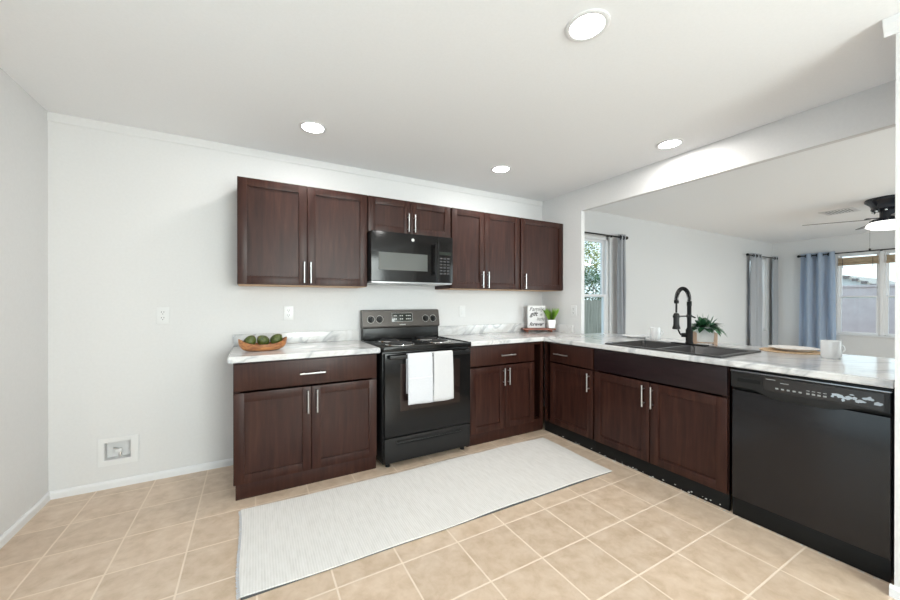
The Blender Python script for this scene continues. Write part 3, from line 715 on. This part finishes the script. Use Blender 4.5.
def make_faucet():
    t = thing('kitchen_faucet', 'tall matte black spring-neck pull-down faucet behind the sink', 'faucet', (2.138, -1.672, 0.924))
    MB().box((-0.028, -0.125, 0), (0.028, 0.125, 0.007), 0.003, 3).build('deck_plate', 'black_matte', t)
    MB().lathe([(0, 0.006), (0.027, 0.006), (0.027, 0.012), (0.0235, 0.02), (0.0235, 0.115), (0.017, 0.125), (0.0145, 0.135), (0.0145, 0.30), (0.0165, 0.302), (0.0165, 0.335), (0, 0.337)], (0,0,0), 28).build('body', 'black_matte', t)
    v = MB(); v.cyl((0.0, 0.0, 0.072), (-0.030, 0.042, 0.072), 0.0165, seg=20, bev=0.002); v = v.build('valve', 'black_matte', t)
    MB().tube([(-0.03, 0.042, 0.073), (-0.036, 0.050, 0.085), (-0.045, 0.062, 0.125)], [0.006, 0.006, 0.005], 10).build('lever', 'black_matte', v)
    # neck path
    path = [(0, 0, 0.33)]; cx, r, zc = -0.089, 0.089, 0.345
    for k in range(0, 25):
        a = PI*k/24; path.append((cx + r*math.cos(a), 0, zc + r*math.sin(a)*1.0))
    path += [(-0.178, 0, 0.335)]
    hose = path + [(-0.178, 0, 0.30), (-0.179, 0, 0.25)]
    MB().tube(hose, 0.0068, 10).build('hose', 'black_satin', t)
    pts = [Vector(p) for p in path]; Ls = [0]
    for A, B_ in zip(pts, pts[1:]): Ls.append(Ls[-1] + (B_-A).length)
    tot = Ls[-1]; turns = 27; hel = []
    for i in range(turns*12+1):
        s = tot*i/(turns*12); j = max(k for k in range(len(Ls)) if Ls[k] <= s + 1e-9); j = min(j, len(pts)-2)
        f = (s-Ls[j])/(Ls[j+1]-Ls[j]); p = pts[j].lerp(pts[j+1], f); tg = (pts[j+1]-pts[j]).normalized(); nn = Vector((0,1,0)); bb = tg.cross(nn)
        a = 2*PI*i/12; hel.append(p + (nn*math.cos(a) + bb*math.sin(a))*0.0125)
    MB().tube(hel, 0.0026, 6).build('spring', 'black_matte', t)
    MB().lathe([(0, 0.345), (0.0155, 0.345), (0.0165, 0.335), (0.0155, 0.32), (0, 0.32)], (-0.178, 0, 0), 20).build('neck_collar', 'black_matte', t)
    s = MB().lathe([(0, 0.248), (0.0125, 0.248), (0.0185, 0.24), (0.0195, 0.235), (0.0195, 0.165), (0.022, 0.15), (0.0265, 0.138), (0.0265, 0.128), (0.02, 0.125), (0, 0.126)], (-0.179, 0, 0), 28).build('spray_head', 'black_satin', t)
    a = MB(); a.cyl((0.0, 0, 0.222), (-0.16, 0, 0.222), 0.0048, seg=12); a.lathe([(0.0205, 0.214), (0.0235, 0.214), (0.0235, 0.230), (0.0205, 0.230), (0.0205, 0.214)], (-0.179, 0, 0), 24); a.lathe([(0.0148, 0.212), (0.019, 0.212), (0.019, 0.232), (0.0148, 0.232)], (0,0,0), 24)
    a.build('holder_arm', 'black_satin', t)
    MB().tube([(0.012, 0, 0.218), (0.035, -0.004, 0.218), (0.065, -0.010, 0.208)], [0.0075, 0.0065, 0.005], 10).build('side_lever', 'black_matte', t)
make_faucet()

# ------------------------------------------------------------------ things on the worktops
def mug(label, loc, rz, s=1.0):
    t = thing('mug', label, 'mug', loc, rz, 'white mugs on the peninsula')
    r = 0.044*s; h = 0.108*s
    MB().lathe([(0, 0.0008), (r*0.86, 0.0), (r*0.93, 0.004), (r, h*0.12), (r, h*0.97), (r-0.001, h), (r-0.0035, h), (r-0.0045, h*0.96), (r-0.0045, 0.012), (r*0.6, 0.007), (0, 0.007)], (0,0,0), 40).build('cup', 'ceramic', t)
    pts = [(r-0.002 + 0.031*s*math.sin(PI*k/12)**0.85, 0, h*(0.20 + 0.62*k/12)) for k in range(13)]
    MB().tube(pts, 0.0048, 10).build('handle', 'ceramic', t)
mug('plain white mug with handle beside the left plate behind the sink', (2.40, -1.255, CT+0.0005), R(-28), 1.0)
mug('larger-looking white mug with handle at the dishwasher end, near the right plate', (2.235, -2.415, CT+0.0005), R(-35), 1.0)
def plate(label, loc, r, m):
    t = thing('plate', label, 'plate', loc, 0, 'white plates on the peninsula')
    MB().lathe([(0, 0.003), (r*0.55, 0.003), (r*0.60, 0.0), (r*0.62, 0.003), (r*0.97, 0.0165), (r, 0.020), (r*0.985, 0.0215), (r*0.66, 0.010), (r*0.6, 0.0065), (0, 0.0065)], (0,0,0), 56).build('dish', m, t)
plate('white dinner plate next to the mug behind the sink', (2.375, -1.085, CT+0.0005), 0.122, 'ceramic')
tag(MB().lathe([(0, 0), (0.158, 0), (0.162, 0.003), (0.158, 0.006), (0, 0.006)], (2.42, -2.175, CT+0.0005), 48).build('placemat', 'woven_mat'), 'round tan woven placemat under the right plate', 'placemat')
plate('cream white dinner plate on the tan placemat near the dishwasher end', (2.43, -2.185, CT+0.007), 0.13, 'ceramic_cream')

# bowl of avocados
def make_bowl():
    t = thing('wooden_bowl', 'long oval wooden bowl holding three avocados on the left worktop', 'bowl', (-0.783, -0.375, CT+0.0005), R(6))
    b2 = bmesh.new(); nu, nv = 48, 9
    def pt(u, v, inner):
        a = 2*PI*u/nu; rr = (v/nv); prof = rr**0.62 if not inner else rr**0.62
        lx = 0.155*prof_r(rr); ly = 0.078*prof_r(rr)
        x = lx*math.cos(a); y = ly*math.sin(a)
        zedge = 0.048 + 0.040*abs(math.cos(a))**3
        z = zedge * rr**2.4
        if inner: x *= 0.955; y *= 0.93; z = 0.010 + (zedge-0.010+0.0)*rr**2.6
        return (x, y, z)
    def prof_r(t_): return 0.42 + 0.58*math.sin(t_*PI/2)**0.9 if t_ > 0 else 0.0
    rings = []
    for v in range(1, nv+1): rings.append([b2.verts.new(pt(u, v, False)) for u in range(nu)])
    c0 = b2.verts.new((0,0,0))
    for k in range(nu): b2.faces.new((c0, rings[0][(k+1)%nu], rings[0][k]))
    inn = []
    for v in range(nv, 0, -1): inn.append([b2.verts.new(pt(u, v, True)) for u in range(nu)])
    seq = rings + inn
    for A, B_ in zip(seq, seq[1:]):
        for k in range(nu): b2.faces.new((A[k], A[(k+1)%nu], B_[(k+1)%nu], B_[k]))
    c1 = b2.verts.new((0,0,0.010))
    for k in range(nu): b2.faces.new((c1, inn[-1][k], inn[-1][(k+1)%nu]))
    bmesh.ops.recalc_face_normals(b2, faces=b2.faces)
    m = MB(); m.merge(b2); m.build('bowl_body', 'bowl_wood', t, angle=50)
make_bowl()
def avocado(label, loc, rot):
    t = thing('avocado', label, 'avocado', loc, 0, 'avocados in the wooden bowl'); t.rotation_euler = rot
    prof = []
    for k in range(19):
        a = PI*k/18; z = -0.044*math.cos(a); r = 0.0375*math.sin(a)*(1 - 0.16*(z/0.044)) ; prof.append((max(r, 0), z))
    prof[0] = (0, prof[0][1]); prof[-1] = (0, prof[-1][1])
    MB().lathe(prof, (0,0,0), 28).build('skin', 'avocado_skin', t)
    MB().cyl((0,0,0.042), (0,0,0.047), 0.004, 0.003, 10).build('stem', 'riser_wood', t)
avocado('dark green avocado at the left end of the wooden bowl', (-0.864, -0.380, CT+0.070), (R(35), 0, R(60)))
avocado('dark green avocado in the middle of the wooden bowl', (-0.786, -0.374, CT+0.070), (R(50), 0, R(-60)))
avocado('dark green avocado at the right end of the wooden bowl', (-0.698, -0.366, CT+0.074), (R(45), 0, R(75)))

# corner display: wooden riser, plaque, grass pot
RC = Vector((2.0, -0.170, CT+0.0005)); RZ = -0.4994
def make_riser():
    t = thing('wooden_riser', 'small reddish brown wooden riser with bun feet under the plaque', 'riser', RC, RZ)
    MB().box((-0.185, -0.065, 0.022), (0.175, 0.065, 0.046), 0.010, 4).build('board', 'riser_wood', t)
    for x in (-0.14, 0.13):
        for y in (-0.042, 0.042): MB().sph((x, y, 0.014), 0.0142, (1.15, 1.15, 1.0)).build('foot', 'riser_wood', t)
make_riser()
M = Matrix.Translation(RC) @ Matrix.Rotation(RZ, 4, 'Z')
pl = thing('plaque', 'square white plaque with dark lettering standing on the wooden riser', 'sign', M @ Vector((-0.022, 0.022, 0.0465)), RZ + R(6))
MB().box((-0.103, -0.009, 0), (0.103, 0.009, 0.252), 0.002).build('board', 'sign_face', pl)
FX = Matrix.Rotation(PI/2, 4, 'X')
for body, x, z, s_, of in (('Family', -0.086, 0.192, 0.064, 0.0), ('gift', -0.076, 0.134, 0.068, 0.0016), ('is', 0.042, 0.138, 0.044, 0.0), ('little', 0.0, 0.082, 0.052, 0.0), ('forever', -0.084, 0.024, 0.054, 0.0016)):
    text_mesh('lettering', body, s_, 'ink', pl, Matrix.Translation((x, -0.0094, z)) @ FX, 0.35, 0.0004, of)
gp = thing('potted_grass', 'bright green artificial grass in a small white pot on the wooden riser', 'plant', M @ Vector((0.133, -0.030, 0.0465)), RZ)
MB().prism([(-0.033,0),(0.033,0),(0.042,0.092),(-0.042,0.092)], -0.036, 0.036, 'y', 0.003).build('pot', 'pot_white', gp)
MB().box((-0.037, -0.032, 0.088), (0.037, 0.032, 0.0935)).build('soil', 'soil', gp)
rnd = random.Random(5); b = MB()
for i in range(230):
    a = rnd.uniform(0, 2*PI); q = rnd.random()**0.5; d = Vector((0.5*q*math.cos(a), 0.42*q*math.sin(a), 1))
    b.leaf((0.03*q*math.cos(a), 0.027*q*math.sin(a), 0.092), d, (math.sin(a), -math.cos(a), 0.1), rnd.uniform(0.10, 0.165), 0.0065, 0.08, 3)
b.build('grass_blades', 'grass_leaf', gp)

# planter behind the faucet
pp = thing('potted_plant', 'dark green leafy plant in a white planter on light wood legs behind the faucet', 'plant', (2.345, -1.682, CT+0.0005), R(-60))
MB().prism([(-0.052,0.022),(0.052,0.022),(0.060,0.140),(-0.060,0.140)], -0.056, 0.056, 'y', 0.003).build('planter', 'pot_white', pp)
b = MB()
b.box((-0.066, -0.064, 0.014), (0.066, 0.064, 0.021), 0.001)
st = b.build('stand', 'light_wood', pp)
for x in (-0.066, 0.066):
    for y in (-0.062, 0.062): MB().box((x-0.010, y-0.006, 0), (x+0.010, y+0.006, 0.098), 0.002).build('leg', 'light_wood', st)
MB().box((-0.053, -0.050, 0.134), (0.053, 0.050, 0.142)).build('soil', 'soil', pp)
rnd = random.Random(9); b = MB()
for i in range(70):
    a = rnd.uniform(0, 2*PI); el = rnd.uniform(0.1, 1.35); d = Vector((math.cos(a)*math.cos(el), math.sin(a)*math.cos(el), math.sin(el)))
    b.leaf((0.03*math.cos(a), 0.03*math.sin(a), 0.135), d, (0,0,1) if el < 1.2 else (1,0,0), rnd.uniform(0.08, 0.135), rnd.uniform(0.032, 0.046), 0.55*math.cos(el), 6)
for a, l in ((-0.5, 0.12), (-0.9, 0.11), (0.1, 0.11)):
    b.leaf((0.04*math.cos(a), 0.04*math.sin(a), 0.145), (math.cos(a), math.sin(a), 0.25), (0,0,1), l, 0.035, 0.9, 7)
b.build('leaves', 'house_leaf', pp)

# ------------------------------------------------------------------ rug
def make_rug():
    b2 = bmesh.new(); nx, ny = 80, 24; Lx, Ly = 2.385, 0.715; V = []
    for i in range(nx+1):
        row = []
        for j in range(ny+1):
            x = Lx*(i/nx-0.5); y = Ly*(j/ny-0.5)
            y += 0.006*math.sin(x*3.1) + 0.003*math.sin(x*9); x2 = x + 0.008*math.sin(y*7) - 0.030*(y/Ly)*(0.5-x/Lx)
            z = 0.0125 + 0.0035*math.exp(-((x+0.37-0.12*y)/0.05)**2) + 0.002*math.exp(-((x-0.75)/0.06)**2)
            row.append(b2.verts.new((x2, y, z)))
        V.append(row)
    for i in range(nx):
        for j in range(ny): b2.faces.new((V[i][j], V[i+1][j], V[i+1][j+1], V[i][j+1]))
    ret = bmesh.ops.extrude_face_region(b2, geom=b2.faces[:])
    vs_ = [g for g in ret['geom'] if isinstance(g, bmesh.types.BMVert)]
    for v in vs_: v.co.z = 0.0058
    bmesh.ops.recalc_face_normals(b2, faces=b2.faces)
    m = MB(); m.merge(b2); t = thing('rug', 'long off-white ribbed runner rug on the tiles in front of the range', 'rug', (0.288, -1.109, 0), R(-0.4))
    m.build('rug_body', 'rug_weave', t, angle=60)
    MB().box((-Lx/2+0.012, -Ly/2-0.0035, 0.0002), (Lx/2-0.004, Ly/2-0.01, 0.0055), 0.001, 1).build('edge_shade', 'slot_dark', t)  # dark sheet added to draw the shadow line under the near edge
    rnd = random.Random(3); b = MB()
    for e in (-1, 1):
        for k in range(90):
            y = Ly*((k+0.5)/90-0.5); x = e*Lx/2; yy = y + 0.006*math.sin(x*3.1) + 0.003*math.sin(x*9); xx = x + 0.008*math.sin(y*7) - 0.030*(y/Ly)*(0.5-x/Lx)
            b.tube([(xx-e*0.004, yy, 0.008), (xx+e*0.008, yy+rnd.uniform(-0.003,0.003), 0.006), (xx+e*rnd.uniform(0.009, 0.014), yy+rnd.uniform(-0.006,0.006), 0.003)], 0.0022, 5)
    f = b.build('fringe', 'towel_cream', t); f['kind'] = 'stuff'
make_rug()

# ------------------------------------------------------------------ outlets, water box
def outlet(label, loc, rz, kind='outlet'):
    t = thing('wall_outlet' if kind == 'outlet' else 'light_switch', label, kind, loc, rz, 'white outlets and switches')
    MB().box((-0.037, -0.006, -0.059), (0.037, -0.0002, 0.059), 0.003, 3).build('cover_plate', 'plastic_white', t)
    if kind == 'outlet':
        for z in (-0.020, 0.020):
            r = MB().cyl((0, -0.0055, z), (0, -0.0085, z), 0.0165, seg=24, bev=0.001).build('receptacle', 'plastic_white', t)
            b = MB(); b.box((-0.0085, -0.0090, z+0.001), (-0.0055, -0.0083, z+0.0105)); b.box((0.0055, -0.0090, z+0.001), (0.0085, -0.0083, z+0.0105)); b.cyl((0, -0.0083, z-0.008), (0, -0.0090, z-0.008), 0.0028, seg=10)
            b.build('slots', 'slot_dark', r, smooth=False)
    else:
        MB().box((-0.016, -0.0095, -0.033), (0.016, -0.005, 0.033), 0.002).build('rocker', 'plastic_white', t)
outlet('white duplex outlet on the bare wall left of the cabinets', (-1.411, 0, 1.158), 0)
outlet('white duplex outlet above the bowl of avocados', (-0.590, 0, 1.162), 0)
outlet('white rocker switch plate on the backsplash wall just right of the range', (1.086, 0, 1.155), 0, 'switch')
outlet('white rocker switch plate half hidden behind the plaque', (1.965, 0, 1.135), 0, 'switch')
outlet('white duplex outlet on the short wall beside the pass-through opening', (W, -0.479, 1.156), PI/2*-1)
wb = thing('water_supply_box', 'white recessed water supply box low on the bare wall', 'utility box', (-1.65, 0, 0.245))
MB().cells([-0.106, -0.0755, 0.0625, 0.106], [-0.093, -0.0575, 0.0625, 0.092], lambda u, v: not (-0.0755 < u < 0.0625 and -0.0575 < v < 0.0625), -0.007, -0.0003, 'y', 0.002).build('flange', 'plastic_white', wb)
b = MB(); b.box((-0.0755, 0.055, -0.0575), (0.0625, 0.058, 0.0625)); b.box((-0.0755, -0.001, -0.0575), (-0.0735, 0.056, 0.0625)); b.box((0.0605, -0.001, -0.0575), (0.0625, 0.056, 0.0625)); b.box((-0.0755, -0.001, -0.0575), (0.0625, 0.056, -0.0555)); b.box((-0.0755, -0.001, 0.0605), (0.0625, 0.056, 0.0625))
b.build('recess', 'wall_paint', wb, smooth=False)
b = MB(); b.cyl((0.0, 0.03, -0.056), (0.0, 0.03, 0.006), 0.009, seg=14); b.cyl((0.0, 0.03, 0.0), (0.0, 0.0, 0.0), 0.010, seg=14); b.cyl((0.0, 0.03, 0.0), (-0.035, 0.03, 0.012), 0.006, seg=10)
v = b.build('valve', 'chrome', wb)
MB().box((-0.018, -0.010, -0.012), (0.016, 0.0, 0.012), 0.004).build('valve_handle', 'plastic_white', v)

# ------------------------------------------------------------------ downlights
def downlight(label, x, y, power):
    t = thing('recessed_downlight', label, 'ceiling light', (x, y, H), 0, 'recessed ceiling lights')
    MB().lathe([(0.092, -0.0005), (0.092, -0.004), (0.085, -0.007), (0.072, -0.005), (0.070, -0.001), (0.092, -0.0005)], (0,0,0), 40).build('trim_ring', 'trim_white', t)
    MB().lathe([(0, -0.0065), (0.03, -0.0062), (0.06, -0.005), (0.0715, -0.0025), (0.0715, -0.001), (0, -0.001)], (0,0,0), 40).build('lens', 'downlight_lens', t)
    l = bpy.data.lights.new('downlight_beam', 'AREA'); l.shape = 'DISK'; l.size = 0.13; l.energy = power; l.color = (1.0, 0.97, 0.93)
    lo = bpy.data.objects.new('downlight_beam', l); COL.objects.link(lo); lo.parent = t; lo.location = (0, 0, -0.012)
downlight('glowing round ceiling light nearest the camera, top centre of the view', 0.437, -2.113, 4.5)
downlight('glowing round ceiling light above the left cabinets', -0.481, -0.590, 4.5)
downlight('glowing round ceiling light in front of the right wall cabinets', 1.136, -0.598, 4.5)
downlight('glowing round ceiling light close to the pass-through header', 1.952, -1.625, 6)

# ------------------------------------------------------------------ curtains
def curtain(label, cx, cy, rz, width, folds, amp, z0, z1, m, m2=None):
    t = thing('curtain', label, 'curtain', (cx, cy, 0), rz, 'curtains in the living room')
    b = MB(); bm = b.bm; nx = folds*14; nz = 14; rows = []
    for j in range(nz+1):
        z = z0 + (z1-z0)*j/nz; row = []
        for i in range(nx+1):
            u = i/nx; fl = 1 + 0.12*(1-j/nz)
            ph = 2*PI*folds*u
            row.append(bm.verts.new((width*(u-0.5)*fl + 0.004*math.sin(ph*2+j*0.3), amp*math.sin(ph)*(0.85+0.15*math.sin(j*0.7+u*9)), z)))
        rows.append(row)
    for A, B_ in zip(rows, rows[1:]):
        for i in range(nx): bm.faces.new((A[i], A[i+1], B_[i+1], B_[i]))
    o = b.build('fabric', m, t, angle=80); s = o.modifiers.new('thick', 'SOLIDIFY'); s.thickness = 0.002
    for k in range(folds*2):
        u = (k+0.5)/(folds*2)*1.0; x = width*((k/2.0+0.0)/folds - 0.5)
        if k == 0: continue
        g = MB(); mt = Matrix.Translation((x, 0, z1-0.045)) @ Matrix.Rotation(R(90), 4, 'Y') @ Matrix.Rotation(R(20 if k % 2 else -20), 4, 'X')
        g.lathe([(0.020, -0.004), (0.030, -0.004), (0.030, 0.004), (0.020, 0.004), (0.020, -0.004)], seg=20, mtx=mt); g.build('grommet', 'black_satin', t)
    return t
curtain('grey curtain panel at the window beside the pass-through', 3.60, -0.085, 0, 0.13, 2, 0.030, 0.04, 2.18, 'curtain_grey')
curtain('grey curtain panel on the left of the narrow corner window', 7.665, -0.085, 0, 0.40, 3, 0.035, 0.04, 2.18, 'curtain_grey')
curtain('grey curtain panel in the living room corner, right of the narrow window', 8.515, -0.085, 0, 0.17, 2, 0.030, 0.04, 2.18, 'curtain_grey')
curtain('wide blue curtain panel left of the far double window', XF-0.085, -0.685, PI/2, 0.46, 3, 0.058, 0.04, 2.18, 'curtain_blue')
def rod(label, a, b_, brs):
    t = thing('curtain_rod', label, 'curtain rod', a, 0, 'black curtain rods'); a = Vector(a); b_ = Vector(b_); d = b_-a
    MB().cyl((0,0,0), d, 0.0105, seg=14).build('pole', 'black_satin', t)
    for p, q in ((Vector((0,0,0)), -d.normalized()), (d, d.normalized())):
        f = MB(); f.cyl(p, p+q*0.02, 0.015, seg=14); f.sph(p+q*0.035, 0.024, seg=14); f.build('finial', 'black_satin', t)
    for (px, py, qx, qy) in brs:
        f = MB(); f.cyl((px-a.x, py-a.y, 0), (qx-a.x, qy-a.y, 0), 0.006, seg=10); f.cyl((px-a.x, py-a.y, 0.008), (px-a.x, py-a.y, -0.02), 0.014, seg=12); f.build('bracket', 'black_satin', t)
ZR = 2.14
rod('black curtain rod over the window beside the pass-through', (2.42, -0.085, ZR), (3.67, -0.085, ZR), [(3.38, -0.085, 3.38, -0.001)])
rod('black curtain rod over the narrow corner window', (7.34, -0.085, ZR), (8.53, -0.085, ZR), [(7.48, -0.085, 7.48, -0.001)])
rod('black curtain rod over the far double window', (XF-0.085, -0.46, ZR), (XF-0.085, -2.9, ZR), [(XF-0.085, -1.46, XF-0.001, -1.46)])

# bamboo shades rolled up
for ya, yb, lab in ((-1.42, WF[1]-0.01, 'tan bamboo shade rolled up in the left sash of the far window'), (WF[0]+0.02, -1.50, 'tan bamboo shade rolled up in the right sash of the far window')):
    t = thing('bamboo_shade', lab, 'window shade', (XF+0.0, (ya+yb)/2, WF[3]-0.075), 0, 'rolled bamboo shades')
    h = (yb-ya)/2 - 0.004
    MB().box((-0.012, -h, -0.03), (0.012, h, -0.001), 0.002).build('head_rail', 'bamboo', t)
    MB().cyl((0.0, -h, -0.115), (0.0, h, -0.115), 0.025, seg=18).build('roll', 'bamboo', t)
    b = MB(); b.box((-0.003, -h, -0.12), (0.003, h, -0.03)); b.build('slats', 'bamboo', t)
    for y in (-h*0.75, h*0.75): MB().cyl((-0.028, y, -0.02), (-0.028, y, -0.19), 0.003, seg=8).build('cord', 'black_satin', t)

# ------------------------------------------------------------------ ceiling fan and vent
def make_fan():
    t = thing('ceiling_fan', 'dark flush-mount ceiling fan with lit glass bowl in the living room', 'ceiling fan', (5.66, -2.045, H))
    MB().lathe([(0, -0.0005), (0.186, -0.0005), (0.192, -0.012), (0.19, -0.03), (0.15, -0.07), (0.138, -0.10), (0.142, -0.125), (0.12, -0.14), (0, -0.14)], (0,0,0), 48).build('motor_housing', 'fan_dark', t)
    MB().cyl((0,0,-0.138), (0,0,-0.245), 0.075, seg=32).build('hub', 'fan_dark', t)
    for k in range(10):
        a = 2*PI*k/10; MB().sph((0.128*math.cos(a), 0.128*math.sin(a), -0.148), 0.012).build('screw', 'chrome', t)
    for k in range(4):
        a = R(119+90*k); rot = Matrix.Rotation(a, 4, 'Z'); pitch = Matrix.Rotation(R(-10), 4, 'X')
        br = MB().prism([(0.06,-0.016),(0.14,-0.011),(0.19,-0.028),(0.19,0.028),(0.14,0.011),(0.06,0.016)], -0.228, -0.220, 'z').build('blade_bracket', 'fan_dark', t); br.matrix_local = rot
        poly = [(0.16,-0.045)] + [(0.2+0.47*i/5, -0.055-0.010*i/5) for i in range(6)] + [(0.67+0.06*math.sin(PI*i/8), -0.065*math.cos(PI*i/8)) for i in range(1,8)] + [(0.67-0.47*i/5, 0.065-0.010*i/5) for i in range(6)] + [(0.16,0.045)]
        m = MB().prism(poly, -0.003, 0.003, 'z').build('blade', 'fan_blade', t, smooth=False); m.matrix_local = rot @ Matrix.Translation((0,0,-0.235)) @ pitch
    MB().lathe([(0, -0.243), (0.135, -0.243), (0.152, -0.262), (0.15, -0.275), (0, -0.275)], (0,0,0), 40).build('light_collar', 'fan_dark', t)
    MB().lathe([(0.148, -0.272), (0.172, -0.295), (0.185, -0.325), (0.14, -0.352), (0.07, -0.366), (0, -0.370)], (0,0,0), 40).build('light_bowl', 'lamp_glass', t)
    ch = MB(); ch.cyl((-0.150, 0.118, -0.255), (-0.150, 0.118, -0.58), 0.0012, seg=6); ch.sph((-0.150, 0.118, -0.59), 0.011, (1,1,1.3)); ch.build('pull_chain', 'black_satin', t)
    l = bpy.data.lights.new('fan_lamp', 'AREA'); l.shape = 'DISK'; l.size = 0.3; l.energy = 12; l.color = (1, 0.97, 0.92)
    lo = bpy.data.objects.new('fan_lamp', l); COL.objects.link(lo); lo.parent = t; lo.location = (0, 0, -0.385)
make_fan()
vt = thing('air_vent', 'white louvred air vent in the living room ceiling beside the fan', 'vent', (6.03, -1.56, H), 0)
MB().cells([-0.16, -0.13, 0.13, 0.16], [-0.16, -0.13, 0.13, 0.16], lambda u, v: not (abs(u) < 0.13 and abs(v) < 0.13), -0.01, -0.0005, 'z', 0.002).build('frame', 'plastic_white', vt)
for k in range(9): MB().box((-0.13, -0.118+k*0.029-0.009, -0.008), (0.13, -0.118+k*0.029+0.009, -0.006), 0, mtx=None).build('slat', 'plastic_white', vt)
MB().box((-0.131, -0.131, -0.003), (0.131, 0.131, -0.0008)).build('duct_backing', 'slot_dark', vt)
